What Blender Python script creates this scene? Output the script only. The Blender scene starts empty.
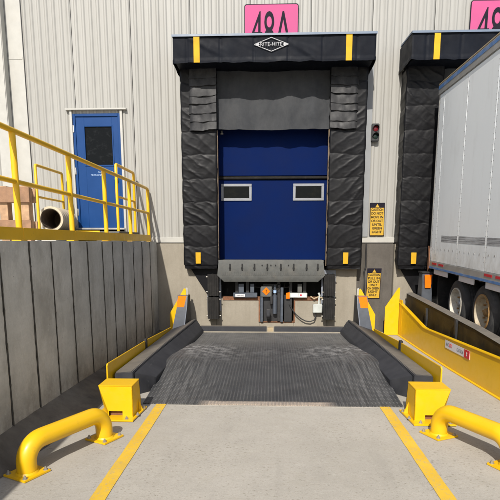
import bpy, bmesh, math, random
from mathutils import Vector, noise, Matrix
random.seed(7)
SC = bpy.context.scene
COL = SC.collection
R = math.radians

# ------------------------------------------------------------------ camera, sky, sun, exposure
cam = bpy.data.objects.new('camera', bpy.data.cameras.new('camera'))
COL.objects.link(cam)
cam.location = (0, -9.2, 1.58)
cam.rotation_euler = (R(90 - 10.078), 0, R(2.3125))
cam.data.lens = 36.864
cam.data.sensor_width = 36
cam.data.shift_y = 0.166
cam.data.clip_start = 0.05
cam.data.clip_end = 2000
SC.camera = cam

SUN_A, SUN_B = 0.19, 1.20          # light travels (A, B, -1)
sun_el = math.atan2(1, math.hypot(SUN_A, SUN_B))
world = bpy.data.worlds.new('World')
SC.world = world
world.use_nodes = True
wn = world.node_tree
sky = wn.nodes.new('ShaderNodeTexSky')
sky.sky_type = 'NISHITA'
sky.sun_disc = False
sky.sun_elevation = sun_el
sky.sun_rotation = math.atan2(-SUN_A, -SUN_B)
sky.air_density = 1.0
sky.dust_density = 1.5
bg = wn.nodes['Background']
bg.inputs['Strength'].default_value = 0.122
wn.links.new(sky.outputs['Color'], bg.inputs['Color'])
sd = bpy.data.lights.new('sun', 'SUN')
sd.energy = 4.6
sd.angle = R(0.5)
sd.color = (1.0, 0.95, 0.87)
sun = bpy.data.objects.new('sun', sd)
COL.objects.link(sun)
sun.rotation_euler = Vector((SUN_A, SUN_B, -1)).to_track_quat('-Z', 'Y').to_euler()
sun.location = (-6, -20, 20)
SC.view_settings.view_transform = 'Standard'
SC.view_settings.look = 'None'
SC.view_settings.exposure = 0.20
SC.view_settings.gamma = 1
SC.cycles.use_denoising = True
SC.cycles.max_bounces = 8

# ------------------------------------------------------------------ materials
class N:
    """small helper round a material's node tree"""
    def __init__(s, name):
        s.m = bpy.data.materials.new(name)
        s.m.use_nodes = True
        s.t = s.m.node_tree
        s.b = s.t.nodes['Principled BSDF']
        s.tc = s.t.nodes.new('ShaderNodeTexCoord')
        s.geo = s.t.nodes.new('ShaderNodeNewGeometry')
    def n(s, kind, **kw):
        x = s.t.nodes.new(kind)
        for k, v in kw.items():
            setattr(x, k, v)
        return x
    def l(s, a, b):
        s.t.links.new(a, b)
    def coords(s, scale=(1, 1, 1)):
        mp = s.n('ShaderNodeMapping')
        mp.inputs['Scale'].default_value = scale
        s.l(s.geo.outputs['Position'], mp.inputs['Vector'])
        return mp.outputs['Vector']
    def noise(s, scale, detail=6, rough=.6, st=(1, 1, 1)):
        x = s.n('ShaderNodeTexNoise')
        x.inputs['Scale'].default_value = scale
        x.inputs['Detail'].default_value = detail
        x.inputs['Roughness'].default_value = rough
        s.l(s.coords(st), x.inputs['Vector'])
        return x.outputs['Fac']
    def ramp(s, fac, lo, hi, a=0., b=1.):
        x = s.n('ShaderNodeMapRange')
        x.inputs['From Min'].default_value = lo
        x.inputs['From Max'].default_value = hi
        x.inputs['To Min'].default_value = a
        x.inputs['To Max'].default_value = b
        s.l(fac, x.inputs['Value'])
        return x.outputs['Result']
    def math(s, op, a, b=None):
        x = s.n('ShaderNodeMath', operation=op)
        for i, v in enumerate((a, b)):
            if v is None: continue
            if isinstance(v, (int, float)): x.inputs[i].default_value = v
            else: s.l(v, x.inputs[i])
        return x.outputs[0]
    def mix(s, fac, a, b):
        x = s.n('ShaderNodeMix', data_type='RGBA')
        for sock, v in ((x.inputs[0], fac), (x.inputs[6], a), (x.inputs[7], b)):
            if isinstance(v, (int, float)): sock.default_value = v
            elif isinstance(v, (tuple, list)): sock.default_value = (*v[:3], 1)
            else: s.l(v, sock)
        return x.outputs[2]
    def col(s, c):
        if isinstance(c, (tuple, list)): s.b.inputs['Base Color'].default_value = (*c, 1)
        else: s.l(c, s.b.inputs['Base Color'])
        return s
    def rough(s, r):
        if isinstance(r, (int, float)): s.b.inputs['Roughness'].default_value = r
        else: s.l(r, s.b.inputs['Roughness'])
        return s
    def bump(s, h, strength=.3, dist=.01):
        x = s.n('ShaderNodeBump')
        x.inputs['Strength'].default_value = strength
        x.inputs['Distance'].default_value = dist
        s.l(h, x.inputs['Height'])
        s.l(x.outputs['Normal'], s.b.inputs['Normal'])
        return s
    def sep(s):
        x = s.n('ShaderNodeSeparateXYZ')
        s.l(s.geo.outputs['Position'], x.inputs[0])
        return x.outputs
    def normal_z(s):
        x = s.n('ShaderNodeSeparateXYZ')
        s.l(s.geo.outputs['Normal'], x.inputs[0])
        return x.outputs[2]

def plain(name, c, rough=.5, metal=0., var=.15, nscale=8, bump=0., bscale=60, dirt=None, dirt_amt=.5, spec=None):
    k = N(name)
    f = k.noise(nscale)
    lo = tuple(x * (1 - var) for x in c)
    hi = tuple(min(1, x * (1 + var)) for x in c)
    cc = k.mix(k.ramp(f, .3, .7), lo, hi)
    if dirt:
        d = k.ramp(k.noise(nscale * .6, 8, .7), .5, .75, 0, dirt_amt)
        cc = k.mix(d, cc, dirt)
    k.col(cc)
    k.rough(k.ramp(f, .3, .7, max(.05, rough - .08), min(1, rough + .08)))
    k.b.inputs['Metallic'].default_value = metal
    if spec is not None:
        k.b.inputs['Specular IOR Level'].default_value = spec
    if bump:
        k.bump(k.noise(bscale, 4), bump, .004)
    return k.m

M = {}
def mk_cladding():
    k = N('white_cladding_paint')
    f = k.ramp(k.noise(1.0, 6, .65, (5, 5, .35)), .35, .7)
    c = k.mix(f, (.300, .292, .268), (.348, .340, .314))
    d = k.ramp(k.noise(7, 6, .7, (4, 4, .25)), .56, .8, 0, .45)
    c = k.mix(d, c, (.18, .168, .145))
    spots = k.ramp(k.noise(55, 2, .5), .72, .78, 0, .35)
    c = k.mix(spots, c, (.2, .18, .145))
    k.col(c).rough(.5).bump(k.noise(14, 3, .5, (1, 1, .2)), .12, .004)
    return k.m
M['cladding'] = mk_cladding()

def mk_concrete(name, lo, hi, stain, stain_amt, form=0., dark_low=None):
    k = N(name)
    f = k.ramp(k.noise(2.2, 8, .65), .3, .7)
    c = k.mix(f, lo, hi)
    g = k.ramp(k.noise(38, 4, .7), .35, .75, 0, .25)
    c = k.mix(g, c, tuple(x * .7 for x in lo))
    s = k.ramp(k.noise(1.6, 8, .7, (1.6, 1.6, 1.0) if form else (3.2, 3.2, .5)), .48, .72, 0, stain_amt)
    c = k.mix(s, c, stain)
    if form:
        # damp streaks that run down the form joints, grime at the foot
        yz = k.sep()
        bandn = k.noise(1.9, 8, .72, (1, 1.3, .75))
        c = k.mix(k.ramp(bandn, .50, .68, 0, .6), c, stain)
        pour = k.noise(1.2, 3, .5, (.1, .12, 5))
        c = k.mix(k.ramp(pour, .5, .7, 0, .22), c, tuple(x * .75 for x in lo))
        holes = k.ramp(k.noise(17, 2, .5), .735, .76, 0, .8)
        c = k.mix(holes, c, tuple(x * .25 for x in lo))
        c = k.mix(k.ramp(k.noise(9, 5, .8, (1, 1.5, 1.2)), .58, .7, 0, .35), c, tuple(x * 1.25 for x in hi))
        foot = k.math('MULTIPLY', k.ramp(yz[2], .55, .08), k.ramp(k.noise(3, 7, .75), .35, .6))
        c = k.mix(k.math('MULTIPLY', foot, .75), c, tuple(x * .55 for x in stain))
    pores = k.ramp(k.noise(120, 2, .5), .66, .74, 0, .5)
    c = k.mix(pores, c, tuple(x * .45 for x in lo))
    k.col(c).rough(.88)
    k.b.inputs['Specular IOR Level'].default_value = .25
    h = k.math('ADD', k.noise(30, 6, .7), k.math('MULTIPLY', pores, -1.2))
    k.bump(h, .35, .006)
    return k.m
M['retaining'] = mk_concrete('retaining_wall_concrete', (.46, .45, .41), (.64, .625, .575), (.27, .255, .222), .5, 1)
M['dock_concrete'] = mk_concrete('dock_face_concrete', (.27, .24, .19), (.33, .297, .24), (.20, .175, .135), .55)
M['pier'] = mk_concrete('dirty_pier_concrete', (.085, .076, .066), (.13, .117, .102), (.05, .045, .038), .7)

def mk_ground():
    k = N('apron_concrete')
    f = k.ramp(k.noise(.9, 8, .65), .3, .7)
    c = k.mix(f, (.35, .325, .282), (.43, .40, .352))
    c = k.mix(k.ramp(k.noise(5, 8, .75), .45, .75, 0, .4), c, (.28, .26, .225))
    c = k.mix(k.ramp(k.noise(70, 4, .8), .5, .75, 0, .5), c, (.22, .205, .175))
    c = k.mix(k.ramp(k.noise(160, 2, .5), .62, .72, 0, .5), c, (.58, .55, .49))
    # faint tyre tracks running to the dock
    tr = k.ramp(k.noise(1.3, 5, .6, (2.6, .25, 1)), .55, .72, 0, .28)
    c = k.mix(tr, c, (.20, .19, .17))
    # pitted surface: clusters of small brown-grey pits, larger weathered blotches
    pit = k.math('MULTIPLY', k.ramp(k.noise(44, 4, .65, (.8, 1.3, 1)), .575, .65), k.ramp(k.noise(1.5, 5, .65), .38, .60, .22, .95))
    c = k.mix(pit, c, (.21, .19, .148))
    c = k.mix(k.ramp(k.noise(3.2, 8, .8, (1, 1.4, 1)), .52, .7, 0, .35), c, (.33, .30, .235))
    c = k.mix(k.ramp(k.noise(13, 5, .75), .58, .72, 0, .30), c, (.54, .52, .47))
    # pale scrape and dark oil specks
    c = k.mix(k.ramp(k.noise(9, 3, .5), .70, .76, 0, .55), c, (.16, .15, .13))
    w = k.n('ShaderNodeTexVoronoi', feature='DISTANCE_TO_EDGE')
    w.inputs['Scale'].default_value = .33
    nv = k.n('ShaderNodeVectorMath', operation='ADD')
    nn = k.n('ShaderNodeTexNoise'); nn.inputs['Scale'].default_value = 3
    k.l(k.coords(), nn.inputs['Vector'])
    sc = k.n('ShaderNodeVectorMath', operation='SCALE'); sc.inputs['Scale'].default_value = .25
    k.l(nn.outputs['Color'], sc.inputs[0]); k.l(k.coords(), nv.inputs[0]); k.l(sc.outputs[0], nv.inputs[1])
    k.l(nv.outputs[0], w.inputs['Vector'])
    crack = 0.0 if False else k.ramp(w.outputs['Distance'], .0003, .0009, .18, 0)
    crack = k.math('MULTIPLY', crack, k.ramp(k.noise(1.1, 2), .5, .6))
    c = k.mix(crack, c, (.12, .11, .095))
    k.col(c).rough(.85)
    k.b.inputs['Specular IOR Level'].default_value = .3
    broom = k.noise(26, 4, .7, (.25, 4, 1))
    h = k.math('ADD', k.math('MULTIPLY', broom, .8), k.noise(90, 4, .7))
    k.bump(h, .4, .004)
    return k.m
M['apron'] = mk_ground()
M['asphalt'] = plain('dark_gutter_asphalt', (.125, .112, .094), .9, 0, .4, 3, .7, 90, (.26, .235, .19), .7, spec=.2)
M['joint'] = plain('dark_joint', (.12, .108, .09), .95, 0, .2, 10)
M['yard'] = plain('yard_concrete', (.36, .34, .30), .9, 0, .2, 3, .5, 80)

def mk_yellow(name, base, wear, wear_amt, rough):
    k = N(name)
    f = k.ramp(k.noise(3, 5), .3, .7)
    c = k.mix(f, tuple(x * .93 for x in base), base)
    scr = k.ramp(k.noise(18, 8, .75, (1, 1, 1)), .60, .68, 0, wear_amt)
    c = k.mix(scr, c, wear)
    blk = k.ramp(k.noise(7, 9, .8, (1, 1, 2.5)), .66, .72, 0, .55)
    c = k.mix(blk, c, (.10, .075, .03))
    dust = k.ramp(k.noise(6, 6, .7), .5, .8, 0, .22)
    c = k.mix(dust, c, (.42, .30, .06))
    k.col(c)
    k.rough(k.ramp(k.noise(12, 4), .3, .7, rough - .07, rough + .12))
    k.bump(k.noise(25, 4), .10, .004)
    return k.m
M['yellow'] = mk_yellow('yellow_gloss_paint', (.77, .455, .004), (.42, .24, .03), .30, .36)
M['yellow_rail'] = mk_yellow('yellow_rail_paint', (.80, .46, .006), (.30, .16, .03), .45, .40)
def mk_line():
    k = N('worn_line_paint')
    c = k.mix(k.ramp(k.noise(4, 6), .3, .7), (.60, .37, .03), (.72, .46, .035))
    w = k.ramp(k.noise(34, 8, .8, (1, .6, 1)), .52, .62, 0, .7)
    c = k.mix(w, c, (.40, .33, .18))
    c = k.mix(k.ramp(k.noise(2.5, 5, .7), .55, .75, 0, .35), c, (.30, .24, .12))
    k.col(c).rough(.75).bump(k.noise(90, 4, .7), .35, .003)
    return k.m
M['line'] = mk_line()

def mk_steel():
    k = N('black_painted_steel')
    c = k.mix(k.ramp(k.noise(5, 6), .3, .7), (.030, .031, .036), (.048, .049, .054))
    scr = k.ramp(k.noise(4, 8, .75, (9, .5, 5)), .60, .72, 0, .5)
    c = k.mix(scr, c, (.14, .135, .13))
    dust = k.math('MULTIPLY', k.ramp(k.normal_z(), .88, .98), k.ramp(k.noise(8, 6, .7), .2, .7, .45, .95))
    c = k.mix(dust, c, (.20, .178, .148))
    k.col(c).rough(.6).bump(k.noise(40, 4), .12, .003)
    k.b.inputs['Specular IOR Level'].default_value = .22
    return k.m
M['steel'] = mk_steel()

def mk_tread():
    k = N('black_tread_plate')
    s = k.sep()
    c = k.mix(k.ramp(k.noise(3, 7, .7), .3, .7), (.034, .035, .037), (.058, .058, .060))
    # scuffs: streaks that run with the wheels, on the wheel ramps
    ax = k.math('ABSOLUTE', k.math('SUBTRACT', s[0], .02))
    side = k.math('MULTIPLY', k.ramp(ax, .48, .95), k.ramp(ax, 1.26, 1.12))
    st = k.ramp(k.noise(3.2, 8, .75, (9, .45, 1)), .46, .66)
    c = k.mix(k.math('MULTIPLY', k.math('MULTIPLY', side, st), .42), c, (.25, .245, .24))
    crest = k.math('MULTIPLY', k.ramp(s[1], -3.0, -2.2), k.math('MULTIPLY', k.ramp(s[1], -1.6, -2.05), k.ramp(ax, .3, .8, .18, .9)))
    c = k.mix(k.math('MULTIPLY', crest, k.ramp(k.noise(9, 8, .8), .47, .62, 0, .95)), c, (.42, .41, .40))
    back = k.math('MULTIPLY', k.ramp(s[1], -2.0, -1.2), k.ramp(k.noise(4, 6, .7), .3, .7, .2, .6))
    c = k.mix(back, c, (.21, .205, .195))
    # bare worn front lip
    fr = k.math('MULTIPLY', k.ramp(s[1], -4.27, -4.31), k.math('MULTIPLY', k.ramp(s[0], -.72, -.6), k.ramp(s[0], .66, .5)))
    fr = k.math('MULTIPLY', fr, k.ramp(k.noise(14, 4, .7), .25, .55, .55, 1))
    c = k.mix(fr, c, (.40, .33, .27))
    k.rough(k.ramp(k.noise(6, 5), .3, .7, .42, .65))
    # raised tread bumps, alternating
    wv = k.n('ShaderNodeMapping'); wv.inputs['Rotation'].default_value = (0, 0, R(45)); wv.inputs['Scale'].default_value = (20, 20, 0)
    k.l(k.geo.outputs['Position'], wv.inputs['Vector'])
    sp = k.n('ShaderNodeSeparateXYZ'); k.l(wv.outputs[0], sp.inputs[0])
    sx = k.math('SINE', k.math('MULTIPLY', sp.outputs[0], 6.283)); sy = k.math('SINE', k.math('MULTIPLY', sp.outputs[1], 6.283))
    hgt = k.ramp(k.math('MULTIPLY', sx, sy), .15, .6)
    worn = k.math('MULTIPLY', hgt, k.ramp(k.noise(5, 6, .7), .3, .7, .15, .5))
    c = k.mix(worn, c, (.20, .197, .19))
    k.col(c)
    k.bump(hgt, 1.0, .006)
    return k.m
M['tread'] = mk_tread()

def mk_vinyl(name, lo, hi, dust, amt, rough, spec=.4):
    k = N(name)
    c = k.mix(k.ramp(k.noise(4, 7, .7), .3, .7), lo, hi)
    c = k.mix(k.ramp(k.noise(3, 8, .75, (1, 1, .5)), .45, .75, 0, amt), c, dust)
    k.col(c).rough(k.ramp(k.noise(5, 5), .3, .7, rough - .07, rough + .12))
    k.b.inputs['Specular IOR Level'].default_value = spec
    k.bump(k.math('ADD', k.noise(5, 4, .5), k.math('MULTIPLY', k.noise(140, 2), .12)), .22, .01)
    return k.m
M['vinyl'] = mk_vinyl('black_vinyl', (.004, .004, .005), (.007, .007, .0085), (.020, .020, .020), .45, .46, .20)
M['vinyl_header'] = mk_vinyl('navy_black_vinyl', (.004, .005, .009), (.007, .009, .014), (.016, .017, .021), .4, .5, .09)
M['curtain'] = mk_vinyl('dusty_curtain_vinyl', (.040, .042, .046), (.060, .062, .066), (.085, .085, .085), .5, .8, .04)
M['flap'] = mk_vinyl('scuffed_flap_vinyl', (.020, .020, .022), (.036, .036, .037), (.11, .108, .105), .5, .5, .16)
M['rubber'] = plain('bumper_rubber', (.020, .019, .018), .9, 0, .3, 12, .5, 60, (.05, .045, .04), .5, spec=.2)
M['tyre'] = plain('tyre_rubber', (.040, .039, .038), .85, 0, .25, 10, .4, 60, (.11, .105, .098), .6)
M['blue_dock'] = plain('deep_blue_door_paint', (.0006, .0090, .062), .7, 0, .10, 2, .06, 20, (.001, .007, .045), .4, spec=.08)
M['blue_door'] = plain('blue_door_paint', (.0022, .042, .165), .45, 0, .08, 3, .06, 20, spec=.25)
M['blue_stripe'] = plain('blue_stripe_paint', (.07, .17, .38), .55, 0, .2, 9, 0, 20, (.35, .36, .38), .75)
M['white_trim'] = plain('white_trim_paint', (.42, .41, .375), .5, 0, .08, 5, .08, 30, (.38, .35, .29), .35)
M['grey_trim'] = plain('grey_flashing', (.24, .248, .255), .45, 0, .1, 3, .06, 20, (.24, .235, .22), .4)
M['blue_flash'] = plain('blue_grey_flashing', (.10, .135, .19), .5, .0, .12, 4, .05, 20)
M['frame_white'] = plain('grey_white_window_frame', (.24, .25, .27), .5, 0, .08, 8)
M['galv'] = plain('galvanised_steel', (.100, .102, .096), .6, .15, .18, 12, .15, 70, (.16, .145, .12), .5)
M['silver'] = plain('bright_steel', (.48, .48, .48), .35, .8, .1, 20)
M['bolt'] = plain('bolt_steel', (.36, .34, .30), .45, .5, .2, 30)
M['dark'] = plain('pit_black', (.012, .012, .012), .8, 0, .2, 5)
M['black_metal'] = plain('black_metal', (.020, .020, .021), .5, 0, .2, 10, .1, 40)
M['rust'] = plain('rusty_angle_steel', (.20, .085, .04), .85, 0, .4, 18, .4, 80, (.09, .045, .03), .6)
M['orange'] = plain('orange_reflector', (.85, .17, .003), .75, 0, .1, 25, spec=.15)
M['red'] = plain('red_plastic', (.42, .015, .015), .35, 0, .1, 20)
M['dark_red'] = plain('dark_red_lens', (.14, .005, .010), .2, 0, .1, 20)
M['dark_green'] = plain('dark_green_lens', (.005, .016, .012), .2, 0, .1, 20)
M['pink'] = plain('pink_sign_face', (.47, .085, .21), .6, 0, .05, 4, 0, 20, (.42, .095, .205), .4, spec=.15)
M['ink'] = plain('black_ink', (.012, .010, .018), .7, 0, .1, 10, spec=.15)
M['marker_yellow'] = plain('yellow_marker_vinyl', (.58, .33, .015), .6, 0, .12, 8, 0, 20, (.36, .22, .03), .4, spec=.2)
M['sign_yellow'] = plain('faded_yellow_sign', (.50, .30, .02), .5, 0, .1, 10, 0, 20, (.40, .25, .04), .4)
M['white_ink'] = plain('white_ink', (.75, .75, .75), .5, 0, .05, 10)
M['emblem'] = plain('weathered_white_print', (.40, .40, .41), .6, 0, .1, 20)
M['pale_blue_ink'] = plain('pale_blue_ink', (.35, .50, .75), .5, 0, .05, 10)
M['grey_ink'] = plain('grey_ink', (.22, .23, .25), .5, 0, .05, 10)
M['label_white'] = plain('white_sticker', (.66, .65, .66), .4, 0, .06, 20)
M['label_red'] = plain('red_sticker', (.52, .015, .03), .4, 0, .06, 20)
M['wood'] = plain('pallet_wood', (.42, .265, .155), .85, 0, .25, 14, .4, 60, (.27, .16, .09), .5)
M['wood_dark'] = plain('pallet_wood_brown', (.27, .155, .09), .85, 0, .25, 14, .4, 60, (.19, .105, .06), .5)
M['cream'] = plain('cream_plastic', (.54, .46, .33), .5, 0, .1, 6, .1, 30, (.36, .31, .22), .4)
M['brown_dark'] = plain('dark_brown_inside', (.15, .11, .075), .9, 0, .3, 16, .4, 60)
M['jbox'] = plain('pale_grey_box_paint', (.48, .50, .47), .5, 0, .08, 12, .06, 40, (.30, .30, .27), .4)
M['blue_grey'] = plain('blue_grey_steel', (.075, .088, .11), .45, .2, .15, 14)
M['rim'] = plain('white_wheel_paint', (.50, .47, .40), .6, 0, .15, 12, .1, 40, (.24, .17, .10), .9)
M['rim_dirty'] = plain('rust_stained_wheel_paint', (.40, .34, .24), .65, 0, .2, 12, .1, 40, (.20, .11, .045), 1.0)
M['rust_ring'] = plain('rusty_ring', (.30, .17, .06), .8, 0, .4, 20, .3, 60)
M['gold'] = plain('dirty_ochre_reflection', (.060, .041, .015), .55, 0, .4, 5, .2, 30, (.02, .018, .015), .9, spec=.15)  # ochre is the yellow plate's shaded reflection painted in, under dirt patches
M['grey_fin'] = plain('worn_grey_edge', (.22, .24, .28), .45, .2, .12, 10)
M['dark_fin'] = plain('dark_blue_grey_paint', (.055, .062, .075), .5, 0, .15, 10)
M['alu'] = plain('trailer_aluminium', (.42, .415, .40), .45, .5, .1, 9, .1, 40, (.30, .25, .18), .5)
M['tan'] = plain('tan_edge', (.42, .33, .20), .6, 0, .2, 12)
def mk_glass(name, c):
    k = N(name)
    cc = k.mix(k.ramp(k.noise(5, 7, .8, (1, 1, 1.4)), .52, .72, 0, .8), (.006, .007, .008), c)
    k.col(cc).rough(.12)
    k.b.inputs['Specular IOR Level'].default_value = .08
    return k.m
M['glass'] = mk_glass('dark_window_glass', (.03, .032, .034))
M['glass_dock'] = mk_glass('smoked_door_glass', (.016, .016, .013))
def mk_trailer():
    k = N('white_trailer_paint')
    c = k.mix(k.ramp(k.noise(.8, 6, .6), .3, .7), (.90, .92, .91), (.93, .945, .935))
    c = k.mix(k.ramp(k.noise(5, 7, .75, (1, 1, .25)), .52, .8, 0, .30), c, (.52, .50, .46))
    z = k.sep()[2]; y = k.sep()[1]
    low = k.math('MULTIPLY', k.ramp(z, 1.75, 1.2), k.ramp(k.noise(7, 8, .75, (1, 1, .5)), .35, .7, .05, .8))
    c = k.mix(low, c, (.42, .39, .34))
    k.col(c).rough(.38).bump(k.noise(3, 3), .06, .01)
    return k.m
M['trailer'] = mk_trailer()
def mk_scuff():
    k = N('abraded_bare_strip')
    c = k.mix(k.ramp(k.noise(3, 8, .8, (1, .5, 22)), .42, .58), (.17, .17, .17), (.56, .56, .56))
    k.col(c).rough(.5)
    return k.m
M['scuff'] = mk_scuff()

# ------------------------------------------------------------------ mesh helpers
class MB:
    def __init__(s):
        s.bm = bmesh.new()
    def box(s, x0, x1, y0, y1, z0, z1, bev=0., seg=2):
        t = bmesh.new()
        v = [t.verts.new((x, y, z)) for x in (x0, x1) for y in (y0, y1) for z in (z0, z1)]
        for f in ((0, 1, 3, 2), (4, 6, 7, 5), (0, 4, 5, 1), (2, 3, 7, 6), (0, 2, 6, 4), (1, 5, 7, 3)):
            t.faces.new([v[i] for i in f])
        s._add(t, bev, seg)
        return s
    def _add(s, t, bev=0., seg=2):
        bmesh.ops.recalc_face_normals(t, faces=t.faces[:])
        if bev:
            bmesh.ops.bevel(t, geom=t.edges[:], offset=bev, segments=seg, affect='EDGES', clamp_overlap=True)
        me = bpy.data.meshes.new('tmp')
        t.to_mesh(me); t.free()
        s.bm.from_mesh(me)
        bpy.data.meshes.remove(me)
    def loft(s, rings, caps=True, closed=True, bev=0.):
        t = bmesh.new()
        vr = [[t.verts.new(p) for p in r] for r in rings]
        n = len(rings[0])
        for a, b in zip(vr[:-1], vr[1:]):
            for i in range(n if closed else n - 1):
                j = (i + 1) % n
                t.faces.new((a[i], a[j], b[j], b[i]))
        if caps:
            t.faces.new(vr[0]); t.faces.new(vr[-1][::-1])
        s._add(t, bev)
        return s
    def prism(s, pts, axis, a, b, bev=0.):
        def p(u, v, w):
            return {'x': (w, u, v), 'y': (u, w, v), 'z': (u, v, w)}[axis]
        return s.loft([[p(u, v, a) for u, v in pts], [p(u, v, b) for u, v in pts]], bev=bev)
    def tube(s, path, r, seg=16, caps=True):
        path = [Vector(p) for p in path]
        rings = []
        up = None
        for i, p in enumerate(path):
            d = (path[min(i + 1, len(path) - 1)] - path[max(i - 1, 0)]).normalized()
            if up is None:
                up = Vector((0, 0, 1)) if abs(d.z) < .9 else Vector((1, 0, 0))
            a = d.cross(up).normalized(); b = a.cross(d).normalized(); up = b
            rr = r[i] if isinstance(r, (list, tuple)) else r
            rings.append([p + (a * math.cos(q) + b * math.sin(q)) * rr for q in [2 * math.pi * k / seg for k in range(seg)]])
        return s.loft(rings, caps)
    def cyl(s, p0, p1, r, seg=20):
        return s.tube([p0, p1], r, seg)
    def lathe(s, prof, center, axis, seg=36):
        """prof: (radius, height along axis) rings, closed into a solid of revolution if it loops"""
        c = Vector(center)
        rings = []
        for q in range(seg):
            a = 2 * math.pi * q / seg
            ring = []
            for rad, h in prof:
                u, v = rad * math.cos(a), rad * math.sin(a)
                o = {'x': Vector((h, u, v)), 'y': Vector((u, h, v)), 'z': Vector((u, v, h))}[axis]
                ring.append(c + o)
            rings.append(ring)
        rings.append(rings[0])
        t = bmesh.new()
        vr = [[t.verts.new(p) for p in r] for r in rings[:-1]]
        vr.append(vr[0])
        n = len(prof)
        for a_, b_ in zip(vr[:-1], vr[1:]):
            for i in range(n - 1):
                try: t.faces.new((a_[i], a_[i + 1], b_[i + 1], b_[i]))
                except ValueError: pass
        bmesh.ops.remove_doubles(t, verts=t.verts[:], dist=1e-5)
        s._add(t)
        return s
    def grid(s, nu, nv, fn):
        t = bmesh.new()
        g = [[t.verts.new(fn(i / nu, j / nv)) for j in range(nv + 1)] for i in range(nu + 1)]
        for i in range(nu):
            for j in range(nv):
                t.faces.new((g[i][j], g[i + 1][j], g[i + 1][j + 1], g[i][j + 1]))
        me = bpy.data.meshes.new('tmp'); t.to_mesh(me); t.free()
        s.bm.from_mesh(me); bpy.data.meshes.remove(me)
        return s
    def xf(s, fn):
        for v in s.bm.verts: v.co = Vector(fn(v.co))
        return s
    def mesh(s, name, mat, origin=(0, 0, 0), smooth=40):
        o = Vector(origin)
        for v in s.bm.verts: v.co -= o
        me = bpy.data.meshes.new(name)
        s.bm.to_mesh(me); s.bm.free()
        me.materials.append(M[mat] if isinstance(mat, str) else mat)
        if smooth:
            for p in me.polygons: p.use_smooth = True
            me.set_sharp_from_angle(angle=R(smooth))
        return me

WO = {}          # world origin of every object built here
def thing(name, label, cat, loc, group=None):
    o = bpy.data.objects.new(name, None)
    COL.objects.link(o)
    o.location = loc
    o.empty_display_size = .1
    o['label'] = label; o['category'] = cat
    if group: o['group'] = group
    WO[o] = Vector(loc)
    return o
def part(name, mb, mat, parent, label=None, smooth=40, kind=None):
    me = mb.mesh(name, mat, WO[parent], smooth)
    return link(name, me, parent, WO[parent], label, kind)
def link(name, me, parent, world, label=None, kind=None):
    o = bpy.data.objects.new(name, me)
    COL.objects.link(o)
    o.parent = parent
    o.location = Vector(world) - WO[parent]
    WO[o] = Vector(world)
    if label: o['label'] = label
    if kind: o['kind'] = kind
    return o
def struct(name, mb, mat, smooth=40, label=None):
    o = bpy.data.objects.new(name, mb.mesh(name, mat, (0, 0, 0), smooth))
    COL.objects.link(o)
    o['kind'] = 'structure'
    WO[o] = Vector((0, 0, 0))
    if label: o['label'] = label
    return o
def text_mesh(txt, name, mat, height, width=None, extrude=.0015, shear=0., bold=0., align='CENTER'):
    """lettering as a mesh that faces -Y, centred on its origin"""
    cu = bpy.data.curves.new(name, 'FONT')
    cu.body = txt; cu.align_x = align; cu.align_y = 'CENTER'; cu.size = 1; cu.extrude = 0; cu.offset = bold; cu.shear = shear
    cu.resolution_u = 4
    ob = bpy.data.objects.new(name, cu); COL.objects.link(ob)
    dg = bpy.context.evaluated_depsgraph_get(); dg.update()
    me = bpy.data.meshes.new_from_object(ob.evaluated_get(dg))
    bpy.data.objects.remove(ob); bpy.data.curves.remove(cu)
    xs = [v.co.x for v in me.vertices]; ys = [v.co.y for v in me.vertices]
    cx, cy = (min(xs) + max(xs)) / 2, (min(ys) + max(ys)) / 2
    sy = height / (max(ys) - min(ys)); sx = sy if width is None else width / (max(xs) - min(xs))
    bm = bmesh.new(); bm.from_mesh(me); bpy.data.meshes.remove(me)
    for v in bm.verts: v.co = Vector(((v.co.x - cx) * sx, 0, (v.co.y - cy) * sy))
    ret = bmesh.ops.extrude_face_region(bm, geom=bm.faces[:])
    for e in ret['geom']:
        if isinstance(e, bmesh.types.BMVert): e.co.y -= extrude
    bmesh.ops.recalc_face_normals(bm, faces=bm.faces[:])
    m2 = bpy.data.meshes.new(name); bm.to_mesh(m2); bm.free()
    m2.materials.append(M[mat])
    return m2
def turn_mesh(me, mat4):
    me.transform(mat4); return me

_bolt = None
def bolt_mesh():
    global _bolt
    if _bolt is None:
        mb = MB()
        mb.tube([(0, 0, 0), (0, 0, .004)], .017, 12)
        mb.tube([(0, 0, .004), (0, 0, .016)], .0115, 6)
        mb.tube([(0, 0, .016), (0, 0, .026)], .006, 8)
        _bolt = mb.mesh('bolt', 'bolt', (0, 0, 0), 40)
    return _bolt

def fbm(x, y, z=0., o=4):
    return noise.fractal(Vector((x, y, z)), 1.0, 2.0, o, noise_basis='PERLIN_ORIGINAL')

# ------------------------------------------------------------------ ground, apron slabs, gutter
g = MB(); g.box(-200, 200, -300, 60, -.5, -.06)
struct('ground', g, 'yard')
ap = MB(); ap.box(-7, 14, -16, .3, -.055, -.025)
apron = struct('apron', ap, 'joint')
XS = [-2.0, 2.62, 7.2, 13.9]
YS = [-15.9, -9.4, -4.40, -.10]
for i in range(3):
    for j in range(3):
        s = MB(); s.box(XS[i] + .006, XS[i + 1] - .006, YS[j] + .006, YS[j + 1] - .006, -.024, 0, .0012, 1)
        part('slab', s, 'apron', apron)
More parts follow.
